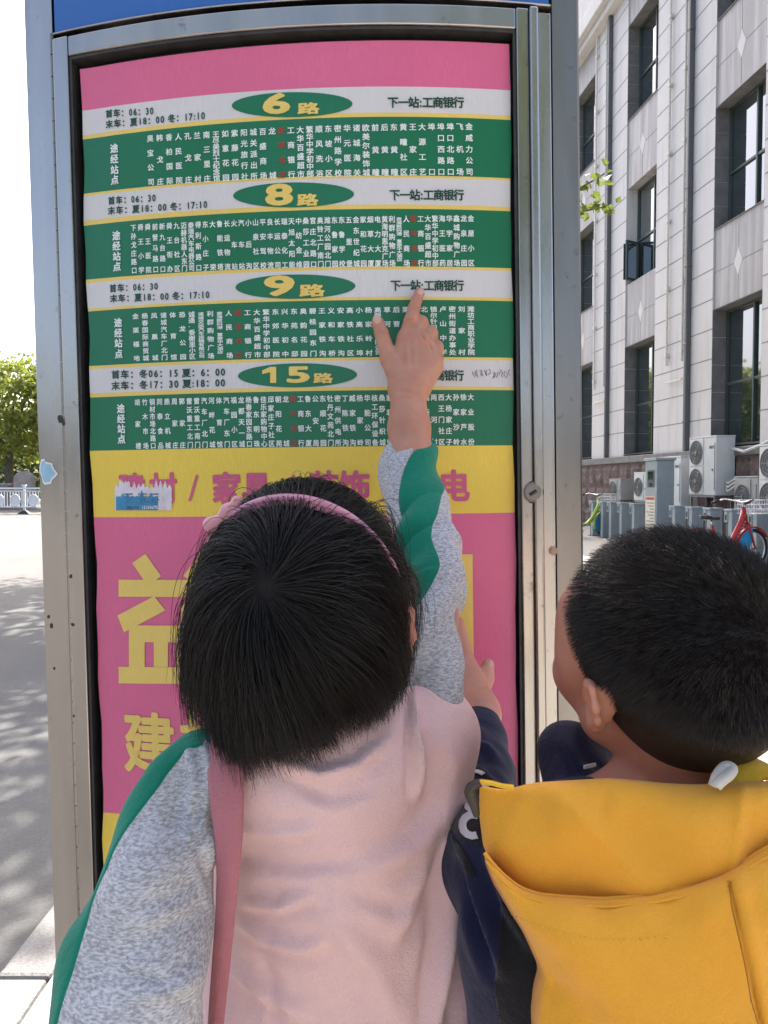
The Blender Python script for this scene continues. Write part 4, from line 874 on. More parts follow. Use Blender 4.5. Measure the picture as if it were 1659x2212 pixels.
def add_hand(b, wrist, dirv, backv, curls, thumb, L=.125, side=1):
    """a hand growing along dirv with the back of the hand towards backv; curls: 4 bend angles (index..little); side +1: thumb on the u side"""
    d = np.asarray(dirv, float); d /= np.linalg.norm(d); n = np.asarray(backv, float); n -= d * n.dot(d); n /= np.linalg.norm(n); u = np.cross(n, d) * side; w_ = np.asarray(wrist, float)
    offs = (.022, .0075, -.0075, -.021); ml = (.50, .52, .49, .44); fl = (.46, .50, .47, .37); out = []
    for o_, m_, f_, c_ in zip(offs, ml, fl, curls):
        k_ = w_ + d * m_ * L + u * o_ * (L / .125); b.cone(w_ + u * o_ * .5, k_, .0125, .0095, .012); p = k_; a = 0; seg = (.45, .31, .24); pts = [k_]; rs = [.0078, .0072, .0066, .0058]
        for q in range(3):
            a += c_ * (1.0, 1.1, .7)[q]; p = p + (d * math.cos(a) - n * math.sin(a)) * f_ * L * seg[q]; pts.append(p)
        b.chain(pts, [r_ * L / .125 for r_ in rs], .003); out.append(pts)
    t0 = w_ + d * .12 * L + u * .016; t1 = w_ + d * .34 * L + u * .036 - n * .008; t2 = t1 + (d * thumb[0] + u * thumb[1] - n * .2) * .032; t3 = t2 + (d * (thumb[0] + .25) + u * (thumb[1] - .25) - n * .25) * .024
    b.chain([t0, t1, t2, t3], [.013, .0105, .0085, .0072], .008); out.append([t0, t1, t2, t3]); return out
def nail(p, dirv, outv, parent, r=.0042):
    d = np.asarray(dirv, float); d /= np.linalg.norm(d); n = np.asarray(outv, float); n -= d * n.dot(d); n /= np.linalg.norm(n); u = np.cross(d, n)
    bm = bmesh.new(); bmesh.ops.create_uvsphere(bm, u_segments=16, v_segments=10, radius=1); me = bpy.data.meshes.new('fingernail')
    for v in bm.verts:
        c = v.co.copy(); q = p + u * c.x * r + d * c.y * r * 1.25 + n * (c.z * .0014 - .35 * (c.x * r) ** 2 / r); v.co = q
    bm.to_mesh(me); bm.free(); return link('fingernail', me, M['nail'], parent, True)

# ---- girl: skeleton in place
g = empty('person', (-.04, .68, 0)); tag(g, 'girl with black bobbed hair and pink headband, pointing up at the route board', 'person')
GC = P(655, 1306, .635); GF = head_frame(R(-9), R(36), R(5)); GN = P(705, 1690, .66)
gsh_r = P(930, 1575, .672); gel_r = P(950, 1245, .775); gwr = P(881, 838, .893); gsh_l = P(455, 1650, .63); gel_l = P(268, 2300, .52); gwr_l = P(330, 2560, .64)
b = Body(); add_head(b, GC, GF, GN, .034)
gch, gwa, ghi = P(715, 1820, .668), P(735, 2080, .69), P(750, 2420, .70)
b.ell(gch, (.088, .060, .10), .02); b.ell(gwa, (.082, .058, .11), .03); b.ell(ghi, (.095, .070, .11), .03); b.chain([gsh_l, GN, gsh_r], [.018, .032, .020], .02)
b.chain([gsh_r, P(945, 1330, .74), gel_r, P(905, 1110, .82), P(889, 985, .860), P(884, 925, .874), gwr], [.020, .018, .018, .0185, .0218, .0222, .0200], .012)
b.chain([gsh_l, gel_l, gwr_l], [.018, .020, .018], .012)
# right hand, bone by bone: palm, pointing index, spread thumb, three curled fingers
gm = [P(876, 730, .928), P(897, 727, .921), P(915, 738, .919), P(930, 762, .919)]
for q, (mx, rr_) in enumerate(zip(gm, (.0108, .0108, .0106, .0103))): b.cone(gwr + np.array([(q - 1.5) * .006, 0, 0]), mx, .0145, rr_, .007)
tipI = P(906, 633, .9445); b.chain([gm[0], P(886, 694, .926), P(895, 664, .936), P(900, 648, .9395), tipI], [.0092, .0078, .0074, .0066, .0064], .002)
b.chain([gm[1], P(909, 698, .936), P(913, 722, .949), P(906, 745, .943)], [.0098, .0088, .0078, .0066], .004)
b.chain([gm[2], P(930, 720, .936), P(935, 745, .950), P(922, 764, .943)], [.0096, .0084, .0076, .0064], .004)
b.chain([gm[3], P(943, 750, .935), P(944, 775, .946), P(930, 790, .940)], [.0092, .0080, .0070, .0060], .004)
b.cone(gwr + np.array([.012, 0, .005]), P(935, 792, .912), .014, .0125, .014)
tipT = P(816, 696, .930); b.chain([gwr + np.array([-.008, .004, .012]), P(843, 778, .914), P(829, 738, .924), P(824, 720, .927), tipT], [.015, .0112, .0084, .0080, .0074], .0035)
hl = add_hand(b, gwr_l, gwr_l - gel_l, (-1, 0, .2), (.5, .6, .65, .7), (.8, .6), .12)
for s_ in (-1, 1):
    hp = ghi + np.array([s_ * .05, 0, -.02]); kn = np.array([hp[0] + s_ * .015, hp[1] + .02, .33]); an = np.array([kn[0], kn[1] - .02, .06]); b.chain([hp, kn, an], [.052, .036, .024], .02); b.cone(an, an + np.array([0, .10, -.03]), .026, .02, .015)
lo = np.array([-.36, .42, -.01])
xs = axis(-.36, .14, .004, (-.014, .074, .00145)); ys = axis(.40, .99, .0042, (.888, .965, .0015)); zs = axis(-.02, 1.55, .0085, (.85, 1.32, .0042), (1.315, 1.385, .002), (1.385, 1.55, .0015))
gbody = b.mesh(xs, ys, zs, 'body', M['skin_g'], g); world_child(gbody, g)
def wc(o): return world_child(o, g)
for o_ in (nail(tipI + np.array([.0005, -.0058, .001]), P(906, 633, .9445) - P(898, 652, .936), (0, -1, .45), g, .0046), nail(tipT + np.array([-.001, -.0068, .002]), tipT - P(829, 725, .925), (-.1, -1, .3), g, .0048)): wc(o_)
face_bits(GC, GF, g, M['hair_g'], 1.0, wc)

# ---- girl: hair
def hair_cap(name, c, Fm, grow, keep, m, parent, s=1.0, sx=1.0):
    bb = Body(); bb.ell(c + Fm @ np.array([0, -.008, .012]) * s, np.array([.071 * sx, .086, .074]) * s + grow, .004, Fm); bb.ell(c + Fm @ np.array([0, -.023, -.021]) * s, np.array([.053 * sx, .053, .052]) * s + grow, .02, Fm)
    for p, n_ in keep: bb.plane(c + Fm @ np.array(p) * s, Fm @ (np.array(n_) / np.linalg.norm(n_)))
    e = .13; return bb.mesh(np.arange(c[0] - e, c[0] + e, .003), np.arange(c[1] - e, c[1] + e, .003), np.arange(c[2] - e, c[2] + e, .003), name, m, parent)
gcap = hair_cap('hair', GC, GF, .007, [((0, .062, .03), (0, 1, -.55)), ((0, .0, -.055), (0, .35, -1))], M['scalp'], g, 1.0, .94); wc(gcap)
def flow_hair(c, Fm, n, whorl_dir, zend, step, nstep, npts, grow, r, s=1.0, swirl=.35, front=.55, jit=25, gravw=1.0):
    A = np.array([.066, .088, .078]) * s + grow; oc = c + Fm @ np.array([0, -.008, .012]); w_ = Fm.T @ whorl_dir; w_ /= np.linalg.norm(w_)
    d = r.normal(0, 1, (n * 3, 3)); d /= np.linalg.norm(d, axis=1)[:, None]; ok = (d[:, 2] > -.45 + .15 * (d[:, 1] < 0) * 0) & (d[:, 1] * 1.0 < front + .35 * d[:, 2]); d = d[ok]; ctv = d / np.linalg.norm(d, axis=1)[:, None] - w_; par = np.cross(w_, np.array([.6, .2, .5])); par /= np.linalg.norm(par); al = ctv @ par; d = d[~((np.linalg.norm(ctv - al[:, None] * par, axis=1) < .045) & (al > -.05) & (al < .30))][:n]; n = len(d)
    lay = r.uniform(0, 1, n) ** 1.5 * .009; p = d * A; gl_ = Fm.T @ np.array([0, 0, -1.0]); out = [p.copy()]; vel = None; L = np.zeros(n)
    clump = np.sin(d @ r.normal(0, 14, (3, 8)) + r.uniform(0, 6, 8)).sum(1)[:, None]; cdir = r.normal(0, 1, (n, 3)) * .15 + (np.sin(d @ r.normal(0, 9, (3, 3)) + r.uniform(0, 6, 3))) * .16
    for q in range(nstep):
        nrm = p / (A * A); nrm /= np.linalg.norm(nrm, axis=1)[:, None]; rel = p / np.linalg.norm(p, axis=1)[:, None] - w_; fl = rel - nrm * (rel * nrm).sum(1)[:, None]; fl /= np.linalg.norm(fl, axis=1)[:, None] + 1e-6
        sw = np.cross(nrm, fl) * swirl; gt = gl_ - 0 * nrm; age = min(1, q / nstep * 2.2); v = fl * (1.25 - age * .8) + sw * (1 - age) + gt * (.25 + 1.1 * age) * gravw + cdir * (1 - .5 * age) + nrm * .12 * (1 - age) * r.uniform(.2, 1, n)[:, None]
        vel = v if vel is None else vel * .55 + v * .45; vv = vel / np.linalg.norm(vel, axis=1)[:, None]; p = p + vv * step
        k_ = np.linalg.norm(p / (A + (lay * min(1, q / 5))[:, None]), axis=1); ins = k_ < 1; p[ins] = p[ins] / k_[ins][:, None]; out.append(p.copy())
    T = np.stack(out, 1) @ Fm.T + oc                         # n, steps, 3 in the world
    dv = T - CAM; dep = dv @ FWD; u = CU + FPX * (dv @ RGT) / dep; v = CV - FPX * (dv @ UPV) / dep
    lim = zend(u) + r.normal(-12, jit, n)[:, None]; low = v > lim; first = np.where(low.any(1), low.argmax(1), T.shape[1] - 1); first = np.maximum(first, 4)
    t = np.linspace(0, 1, npts)[None] * first[:, None]; i0 = np.floor(t).astype(int); i1 = np.minimum(i0 + 1, T.shape[1] - 1); fr = (t - i0)[..., None]; ar = np.arange(n)[:, None]
    return T[ar, i0] * (1 - fr) + T[ar, i1] * fr
hr = np.random.default_rng(42)
gw = np.array([-.16, -.95, .25])
ze = lambda u: np.interp(u, [360, 400, 440, 490, 540, 600, 640, 700, 760, 820, 870, 890, 930], [1440, 1540, 1590, 1665, 1672, 1655, 1645, 1628, 1596, 1555, 1500, 1440, 1330])
H1 = flow_hair(GC, GF, 15000, gw, ze, .0065, 46, 16, .010, hr)
gd_ = H1[hr.choice(len(H1), 420, replace=False)]; hd = H1[:, 3] ; near = np.empty(len(H1), int)
for q in range(0, len(H1), 1500): near[q:q + 1500] = ((hd[q:q + 1500, None] - gd_[None, :, 3]) ** 2).sum(-1).argmin(1)
cw_ = (np.linspace(0, 1, 16) ** 1.3)[None, :, None] * hr.uniform(.15, .85, (len(H1), 1, 1)); H1 = H1 + (gd_[near] - H1) * cw_
wv = hr.normal(0, 1, (len(H1), 1, 3)); H1 += wv * .0016 * np.sin(np.linspace(0, 1, 16)[None, :, None] * hr.uniform(2, 7, (len(H1), 1, 1)) + hr.uniform(0, 6, (len(H1), 1, 1))) * np.linspace(0, 1, 16)[None, :, None]
wc(strands('strands', H1, hr.uniform(.00018, .00036, len(H1)), M['hair_g'], gcap))
fly = H1[hr.choice(len(H1), 420, replace=False)].copy(); fc = fly.mean(1, keepdims=True) - GC; tt_ = np.linspace(0, 1, 16)[None, :, None]; fly += (fly - GC) * tt_ * hr.uniform(.02, .22, (len(fly), 1, 1)) + hr.normal(0, .012, (len(fly), 1, 3)) * tt_ ** 2
dv = fly - CAM; dp = dv @ FWD; uu = CU + FPX * (dv @ RGT) / dp; vv = CV - FPX * (dv @ UPV) / dp; fly = fly[(vv < ze(uu) + 6).all(1)]
wc(strands('flyaway_strands', fly, .00018, M['hair_g'], gcap))

# ---- girl: headband with a little bow, ear to ear over the top
def on_head(c, Fm, ang, tilt, gr, s=1.0):
    A = np.array([.066, .088, .078]) * s + gr; d = np.array([math.sin(ang), math.sin(tilt) * math.cos(ang) + .02, math.cos(tilt) * math.cos(ang)]); d /= np.linalg.norm(d / A); return c + Fm @ (np.array([0, -.008, .012]) + d)
M['band'] = plain('pink_headband', (.62, .26, .36, 1), .35, var=.08); M['bow'] = plain('pink_bow', (.66, .30, .32, 1), .35, var=.05)
bd = MB(); nB = 48; V = []; F = []
for i in range(nB + 1):
    a = R(-98) + R(196) * i / nB
    for tl, gr in ((-.075, .0195), (-.04, .0225), (.0, .0225), (.035, .0195)): V.append(on_head(GC, GF, a, R(9) + tl * .75, gr - .004))
for i in range(nB):
    for j in range(3): F.append([i * 4 + j, i * 4 + j + 1, i * 4 + j + 5, i * 4 + j + 4])
bo = bd.add(V, F).build('headband', M['band'], g, smooth=True); bo.modifiers.new('solid', 'SOLIDIFY').thickness = .0025; wc(bo)
tm = MB()
for i in range(150):
    a = R(-80) + R(160) * i / 149; p0 = on_head(GC, GF, a, R(9) - .056, .0148); p1 = on_head(GC, GF, a, R(9) - .085, .0125); tm.tube([p0, p1], [.0011, .0005], 4)
wc(tm.build('headband_teeth', M['band'], bo))
pb = on_head(GC, GF, R(-40), R(11), .019); bw = Body()
ax = np.array([.75, -.2, .6]); ax /= np.linalg.norm(ax); ups = np.array([-.5, -.6, .6])
for s_, L_ in ((-1, .017), (1, .015)): bw.ell(pb + ax * s_ * .0085, (.0085, .0062, .0065), .004); bw.ell(pb + ax * s_ * .0155 + np.array([0, 0, .0035]), (.004, .004, .004), .004)
bw.ell(pb, (.0045, .0055, .0055), .003)
e = .04; wc(bw.mesh(np.arange(pb[0] - e, pb[0] + e, .0013), np.arange(pb[1] - e, pb[1] + e, .0013), np.arange(pb[2] - e, pb[2] + e, .0013), 'bow', M['bow'], bo))

# ---- boy
by = empty('person', (.19, .62, 0)); tag(by, 'boy with short cropped black hair looking up to the left, yellow backpack on', 'person')
BS = 1.03; BC = P(1458, 1408, .598); BF = head_frame(R(22), R(24), R(-13)); BN = P(1440, 1740, .615)
bsh_l = P(1110, 1830, .615); bel_l = P(1024, 1800, .70); bwr = P(1036, 1548, .872); bsh_r = P(1640, 1800, .55); bel_r = P(1760, 2250, .50); bwr_r = P(1650, 2600, .60)
b = Body(); add_head(b, BC, BF, BN, .041, BS, (.0, -.010, .006), .66)
bch, bwa, bhi = P(1360, 1950, .61), P(1350, 2200, .625), P(1345, 2520, .63)
b.ell(bch, (.09, .060, .10), .02); b.ell(bwa, (.085, .06, .11), .03); b.ell(bhi, (.095, .07, .11), .03); b.chain([bsh_l, BN, bsh_r], [.020, .038, .020], .02)
b.chain([bsh_l, bel_l, P(1034, 1620, .825), bwr], [.022, .022, .0185, .0185], .012); b.chain([bsh_r, bel_r, bwr_r], [.022, .022, .018], .012)
# left hand flat on the board: fingers up and to the left behind the girl's sleeve, thumb raised on the right
bm_ = [P(1012, 1440, .925), P(999, 1440, .928), P(987, 1447, .930), P(977, 1458, .931)]
for q, mx in enumerate(bm_): b.cone(bwr + np.array([(1.5 - q) * .006, 0, 0]), mx, .0140, .0108, .012)
for mx, u1, v1, u2, v2, r_ in ((bm_[0], 1000, 1392, 991, 1345, .0085), (bm_[1], 984, 1388, 973, 1335, .0085), (bm_[2], 968, 1398, 955, 1348, .0082), (bm_[3], 955, 1418, 940, 1378, .0075)):
    b.chain([mx, P(u1, v1, .938), P(u2, v2, .9445)], [r_ * 1.15, r_, r_ * .8], .003)
tB = P(1054, 1436, .938); b.chain([bwr + np.array([.006, .004, .01]), P(1034, 1500, .915), P(1047, 1466, .930), tB], [.0145, .0115, .0092, .0078], .010)
hr_ = add_hand(b, bwr_r, bwr_r - bel_r, (1, 0, .2), (.5, .6, .65, .7), (.8, .6), .12, -1)
for s_ in (-1, 1):
    hp = bhi + np.array([s_ * .05, 0, -.02]); kn = np.array([hp[0] + s_ * .015, hp[1] + .02, .33]); an = np.array([kn[0], kn[1] - .02, .06]); b.chain([hp, kn, an], [.052, .036, .024], .02); b.cone(an, an + np.array([0, .10, -.03]), .026, .02, .015)
xs = axis(.04, .36, .0036, (.04, .14, .0024)); ys = axis(.36, .99, .0040, (.86, .975, .0022)); zs = axis(-.02, 1.26, .0075, (.9, .985, .004), (.985, 1.09, .0022), (1.09, 1.26, .0034))
bbody = b.mesh(xs, ys, zs, 'body', M['skin_b'], by); world_child(bbody, by)
def wb(o): return world_child(o, by)
wb(nail(tB + np.array([.001, -.0068, .002]), tB - P(1047, 1466, .930), (.1, -1, .2), by, .005))
face_bits(BC, BF, by, M['hair_b'], BS, wb)
bcap = hair_cap('hair', BC, BF, .0022, [((0, .060, .032), (0, 1, -.45)), ((.0, -.02, -.064), (.25, .25, -1)), ((0, .0, -.022), (0, .62, -1.0))], M['scalp_b'], by, BS); wb(bcap)
def short_hair(c, Fm, n, wdir, r, s=1.0):
    w_ = Fm.T @ wdir; w_ /= np.linalg.norm(w_); A1 = np.array([.071, .086, .074]) * s; d = r.normal(0, 1, (n * 4, 3)); d /= np.linalg.norm(d, axis=1)[:, None]
    p = d * A1 + np.array([0, -.008, .012]) * s; A2 = np.array([.053, .053, .052]) * s; c2_ = np.array([0, -.023, -.021]) * s
    q = (p - c2_) / A2; inside = np.linalg.norm(q, axis=1) < 1; p[inside] = c2_ + (q[inside] / np.linalg.norm(q[inside], axis=1)[:, None]) * A2
    k3 = p / s + r.normal(0, .0025, p.shape); keep = (k3 @ np.array([0, 1, -.45]) < .060 + -.45 * .032) & (k3 @ np.array([.25, .25, -1]) < .25 * -.02 + .064) & (k3 @ np.array([0, .62, -1.0]) < .022)
    edge = r.uniform(0, 1, len(p)) < 1; p = p[keep & edge][:n]; m_ = len(p); nr = (p - np.array([0, -.008, .0])) / (A1 * A1); nr /= np.linalg.norm(nr, axis=1)[:, None]
    rel = p / np.linalg.norm(p, axis=1)[:, None] - w_; fl = rel - nr * (rel * nr).sum(1)[:, None]; fl /= np.linalg.norm(fl, axis=1)[:, None] + 1e-6; fl = fl + .5 * np.cross(nr, fl)
    top = np.clip((p[:, 2] + .02) / .06, 0, 1); ln = (.0030 + .0105 * top ** 1.2) * r.uniform(.75, 1.2, m_); up = nr * (.45 + .5 * top)[:, None] + fl * (.85 - .25 * top)[:, None] + r.normal(0, .14, (m_, 3)); up /= np.linalg.norm(up, axis=1)[:, None]
    bend = fl * .35; pts = [p + up * (ln * t)[:, None] + bend * (ln * t * t)[:, None] for t in (0, .33, .66, 1.0)]
    return np.stack(pts, 1) @ Fm.T + c
bw_ = np.array([.40, -.88, .26])
HB = short_hair(BC, BF, 30000, bw_, hr, BS); wb(strands('cropped_hair', HB, hr.uniform(.00015, .00028, len(HB)), M['hair_b'], bcap, .3))
# ------------------------------------------------------------------ clothes
M['tee_pink'] = cloth('pale_pink_jersey', (.86, .58, .56, 1), .04); M['sleeve_grey'] = heather('heather_grey_jersey', (.34, .33, .33, 1), (.62, .60, .60, 1)); M['stripe'] = cloth('green_jersey', (.004, .20, .12, 1), .10)
M['navy'] = cloth('navy_cloth', (.013, .014, .045, 1), .2, 700); M['blackcloth'] = cloth('black_cloth', (.012, .011, .012, 1), .2); M['jeans'] = cloth('blue_trousers', (.05, .07, .13, 1), .2); M['shoe'] = plain('white_shoe', (.6, .6, .6, 1), .5)
M['print_white'] = plain('jacket_print_white', (.55, .53, .54, 1), .6)
M['strap'] = cloth('dusty_rose_webbing', (.52, .19, .21, 1), .08, 700, .5); M['bag'] = cloth('yellow_nylon', (.85, .385, .035, 1), .05, 1100, .3); M['bag2'] = cloth('yellow_webbing', (.88, .50, .03, 1), .05, 700, .4)
def ridge(x): return np.abs(np.sin(x)) ** .65
def smooth_interp(t, keys, vals):
    return np.interp(t, keys, vals)
def loft(cs, rs, nr_, nc, fold=None, ell=1.0, a0=0.0, ref=(0, -1, 0), cols=None):
    """tube along smoothed centres; angle 0 faces `ref`, +90 deg to its right; returns grid (rows, cols, 3) and unit outward normals"""
    cs = np.asarray(cs, float); n = len(cs); s_ = np.linspace(0, n - 1, nr_)
    def cr(P_, t):           # Catmull-Rom
        i = np.clip(np.floor(t).astype(int), 0, n - 2); f = (t - i)[:, None]; g = lambda k_: P_[np.clip(k_, 0, n - 1)]
        p0, p1, p2, p3 = g(i - 1), g(i), g(i + 1), g(i + 2); return .5 * (2 * p1 + (p2 - p0) * f + (2 * p0 - 5 * p1 + 4 * p2 - p3) * f ** 2 + (3 * p1 - p0 - 3 * p2 + p3) * f ** 3)
    C_ = cr(cs, s_); Rr = cr(np.asarray(rs, float)[:, None], s_)[:, 0]; T = np.gradient(C_, axis=0); T /= np.linalg.norm(T, axis=1)[:, None]
    rf = np.asarray(ref, float); U = rf - T * (T @ rf)[:, None]; U /= np.linalg.norm(U, axis=1)[:, None]; W = np.cross(U, T); W *= np.sign(W[:, 0:1].mean() + 1e-9) if False else 1
    ang = np.linspace(0, 2 * np.pi, nc + 1)[:-1][None] if cols is None else cols; ang = np.broadcast_to(ang, (nr_, ang.shape[1])); tt = np.linspace(0, 1, nr_)[:, None]
    N = np.cos(ang)[..., None] * U[:, None] + np.sin(ang)[..., None] * W[:, None]; r_ = Rr[:, None] * np.ones_like(ang)
    if fold is not None: r_ = r_ + fold(tt, ang)
    return C_[:, None] + N * r_[..., None], N
def grid_faces(nr_, nc, wrap=True):
    return [[i * nc + j, i * nc + (j + 1) % nc, (i + 1) * nc + (j + 1) % nc, (i + 1) * nc + j] for i in range(nr_ - 1) for j in range(nc if wrap else nc - 1)]
def cap_rows(Gd):      # close both ends with a centre point
    return Gd
def cloth_mesh(name, Gd, m, parent, wrap=True, flip=False):
    nr_, nc, _ = Gd.shape; o = mesh_np(name, Gd.reshape(-1, 3), grid_faces(nr_, nc, wrap), m, parent, smooth=True)
    bm = bmesh.new(); bm.from_mesh(o.data); bmesh.ops.recalc_face_normals(bm, faces=bm.faces); bm.to_mesh(o.data); bm.free(); return o
def nz(X, seed, f):     # smooth pseudo-noise from a few waves
    r_ = np.random.default_rng(seed); s_ = 0
    for i in range(6): k_ = r_.normal(0, 1, 3); k_ *= f * r_.uniform(.6, 1.5) / np.linalg.norm(k_); s_ = s_ + np.sin(X @ k_ + r_.uniform(0, 6.3)) / 6
    return s_
def px_of(X):
    dv = X - CAM; dep = dv @ FWD; return CU + FPX * (dv @ RGT) / dep, CV - FPX * (dv @ UPV) / dep
def crease(o, folds, gain=1.0):
    """soft folds pressed into the visible side of a garment: (polyline, width, height)"""
    me = o.data; n_ = len(me.vertices); X = np.empty(n_ * 3); me.vertices.foreach_get('co', X); X = X.reshape(-1, 3); N_ = np.empty(n_ * 3); me.vertices.foreach_get('normal', N_); N_ = N_.reshape(-1, 3)
    u, v = px_of(X); vis = np.clip(-(N_ * (X - CAM)).sum(1) / np.linalg.norm(X - CAM, axis=1) * 2.5, 0, 1); D_ = np.zeros(n_); uv = np.stack([u, v], 1)
    for pts, w_, h_ in folds:
        pts = np.asarray(pts, float); best = np.full(n_, 1e9); par = np.zeros(n_); L_ = np.r_[0, np.cumsum(np.linalg.norm(np.diff(pts, axis=0), axis=1))]
        for i in range(len(pts) - 1):
            a, ab = pts[i], pts[i + 1] - pts[i]; t = np.clip((uv - a) @ ab / ab.dot(ab), 0, 1); q = uv - a - t[:, None] * ab; d_ = np.linalg.norm(q, axis=1); sg = np.sign(ab[0] * q[:, 1] - ab[1] * q[:, 0]); k_ = d_ < np.abs(best); best = np.where(k_, d_ * sg, best); par = np.where(k_, (L_[i] + t * (L_[i + 1] - L_[i])) / L_[-1], par)
        env = np.sin(np.pi * np.clip(par * .94 + .03, 0, 1)) ** .6; z = best / w_; D_ += h_ * gain * env * (np.exp(-z ** 2) - .55 * np.exp(-(z - 1.6) ** 2) - .25 * np.exp(-(z + 1.9) ** 2))
    X = X + N_ * (D_ * vis)[:, None]; me.vertices.foreach_set('co', X.ravel()); me.update(); return o
# ---- girl: sweatshirt back
def fold_line(X, a, b_, w_, amp):     # one soft crease along a line a-b given in world points
    a = np.asarray(a); b_ = np.asarray(b_); ab = b_ - a; t = np.clip(((X - a) @ ab) / ab.dot(ab), 0, 1); dd = np.linalg.norm(X - a - t[..., None] * ab, axis=-1); return amp * np.exp(-(dd / w_) ** 2) * np.sin(np.pi * np.clip(t * .9 + .08, 0, 1))
b = Body()
b.ell(P(718, 1800, .668), (.100, .074, .115), .02); b.ell(P(716, 2020, .690), (.119, .076, .15), .04); b.ell(P(756, 2300, .700), (.130, .088, .18), .04)
b.chain([P(452, 1672, .640), P(500, 1675, .637), P(620, 1675, .635), P(720, 1668, .640), P(850, 1610, .655), P(938, 1588, .668)], [.026, .034, .040, .044, .040, .032], .03)
b.cone(P(940, 1590, .668), P(940, 1820, .672), .030, .034, .03); b.cone(P(938, 1585, .668), P(925, 1545, .680), .031, .030, .02)
b.ell(P(708, 1640, .645), (.052, .045, .04), .02)
b.disp(lambda X: .0022 * nz(X, 3, 38) + .0012 * nz(X, 4, 90))
hem = P(750, 2420, .70)[2]
b.plane(np.array([0, 0, hem]), np.array([0, 0, -1.0])); 
xs = axis(-.24, .14, .0032); ys = axis(.53, .82, .0034); zs = axis(hem - .02, 1.10, .0032)
shirt = b.mesh(xs, ys, zs, 'sweatshirt', M['tee_pink'], g); wc(shirt)
crease(gbody, [([(872, 689), (900, 692)], 2.2, -.0016), ([(874, 696), (899, 699)], 2.2, -.0014), ([(884, 664), (908, 668)], 2, -.0014), ([(815, 718), (838, 722)], 2.2, -.0014), ([(858, 846), (910, 848)], 4, -.0013), ([(882, 800), (879, 735)], 5, .0008), ([(896, 800), (897, 735)], 5, .0007), ([(860, 790), (848, 760)], 8, .0010), ([(905, 712), (920, 740)], 3, -.0018), ([(922, 730), (935, 762)], 3, -.0016)])
crease(shirt, [([(896, 1500), (893, 1570), (905, 1650), (900, 1720)], 11, .0075), ([(945, 1560), (978, 1650), (960, 1760)], 24, .0035), ([(975, 1740), (900, 1830), (800, 1875)], 24, .0045), ([(610, 1650), (690, 1675), (770, 1655), (840, 1600)], 15, .0042), ([(640, 1700), (720, 1725), (800, 1700)], 17, -.003),
    ([(530, 1790), (610, 1800), (700, 1790)], 15, .0034), ([(525, 1850), (640, 1870), (760, 1860)], 18, -.003), ([(520, 1990), (580, 2030), (660, 2050), (700, 2040)], 15, .0055), ([(530, 1950), (600, 1960), (680, 1930)], 15, .0040), ([(500, 2090), (580, 2150), (660, 2190)], 18, .0048), ([(560, 2060), (590, 2140), (600, 2230)], 16, -.002),
    ([(985, 1830), (975, 1950), (955, 2080), (935, 2230)], 17, .0095), ([(1000, 1900), (1010, 2010), (1000, 2230)], 16, .0085), ([(1030, 2000), (1048, 2100), (1045, 2230)], 12, .006), ([(960, 1850), (930, 1950), (880, 2050)], 20, -.005), ([(700, 1980), (800, 2080), (860, 2200)], 30, .004), ([(760, 1930), (850, 1960), (930, 1930)], 22, -.003)], 1.5)
# ribbed neckband
nb_ = MB(); ctr = P(705, 1628, .655); pts = [ctr + np.array([.050 * math.cos(a), .046 * math.sin(a) + .0, .010 * math.sin(a)]) for a in np.linspace(0, 2 * math.pi, 41)]; nb_.tube(pts, .0065, 8, caps=False); wc(nb_.build('neckband', M['tee_pink'], shirt, smooth=True))
# right sleeve, pushed up in folds around the elbow
def foldR(t, a):
    w_ = np.exp(-((t - .48) / .13) ** 2); w2 = np.exp(-((t - .72) / .14) ** 2); ph = 25 * t + 1.3 * np.sin(9 * t + 1) + 1.0 * np.sin(a + .6) + .55 * np.sin(2 * a + 9 * t); s_ = .0085 * w_ * (ridge(ph) - .6) * (.75 + .45 * np.sin(a * 1.0 + 13 * t)) + .0050 * w_ * np.sin(51 * t + 2.4 * np.sin(a - 1.2) + 1) * (.6 + .4 * np.sin(3 * a)) + .0038 * w2 * np.sin(15 * t + 1.2 * np.sin(a + 2.2) + .8 * a) + .0045 * np.exp(-((t - .2) / .12) ** 2) * (ridge(13 * t + 1.8 * a) - .5)
    s_ = s_ + .003 * np.sin(9 * t * 3 + 3 * a) * (1 - w_) * np.clip((t - .03) * 10, 0, 1) * np.clip((1 - t) * 8, 0, 1) + .0022 * np.sin(3 * a + 22 * t)
    cuff = np.clip((t - .955) / .02, 0, 1); s_ = s_ * (1 - cuff) + cuff * .0016 * np.sin(26 * a + 2 * np.sin(3 * a)); rip = np.exp(-((t - .925) / .03) ** 2); return s_ + rip * .0022 * np.sin(17 * a + 1.3 * np.sin(5 * a))
cR = [P(900, 1640, .672), P(928, 1565, .675), P(918, 1450, .700), P(926, 1340, .735), P(938, 1245, .768), P(914, 1160, .802), P(896, 1080, .836), P(887, 1018, .862), P(888, 972, .880), P(890, 955, .884)]
rR = [.024, .033, .0315, .0285, .0315, .0305, .0350, .0325, .0262, .0258]
NRr = 300; tR = np.linspace(0, 1, NRr)
aL = np.radians(np.interp(tR, [0, .30, .40, .5, .58, .68, .78, .9, 1], [-70, -66, -62, -58, -42, -22, 6, 22, 22])); aRt = np.radians(np.interp(tR, [0, .30, .335, .42, .5, .58, .68, .78, .9, 1], [-66, -60, -28, 2, 14, 42, 78, 98, 104, 104]))
NS, NO = 26, 70
cols = np.concatenate([aL[:, None] + (aRt - aL)[:, None] * np.linspace(0, 1, NS)[None], aRt[:, None] + (2 * np.pi - (aRt - aL))[:, None] * np.linspace(0, 1, NO + 2)[None, 1:-1]], 1)
Gd, Nn = loft(cR, rR, NRr, 0, foldR, cols=cols)
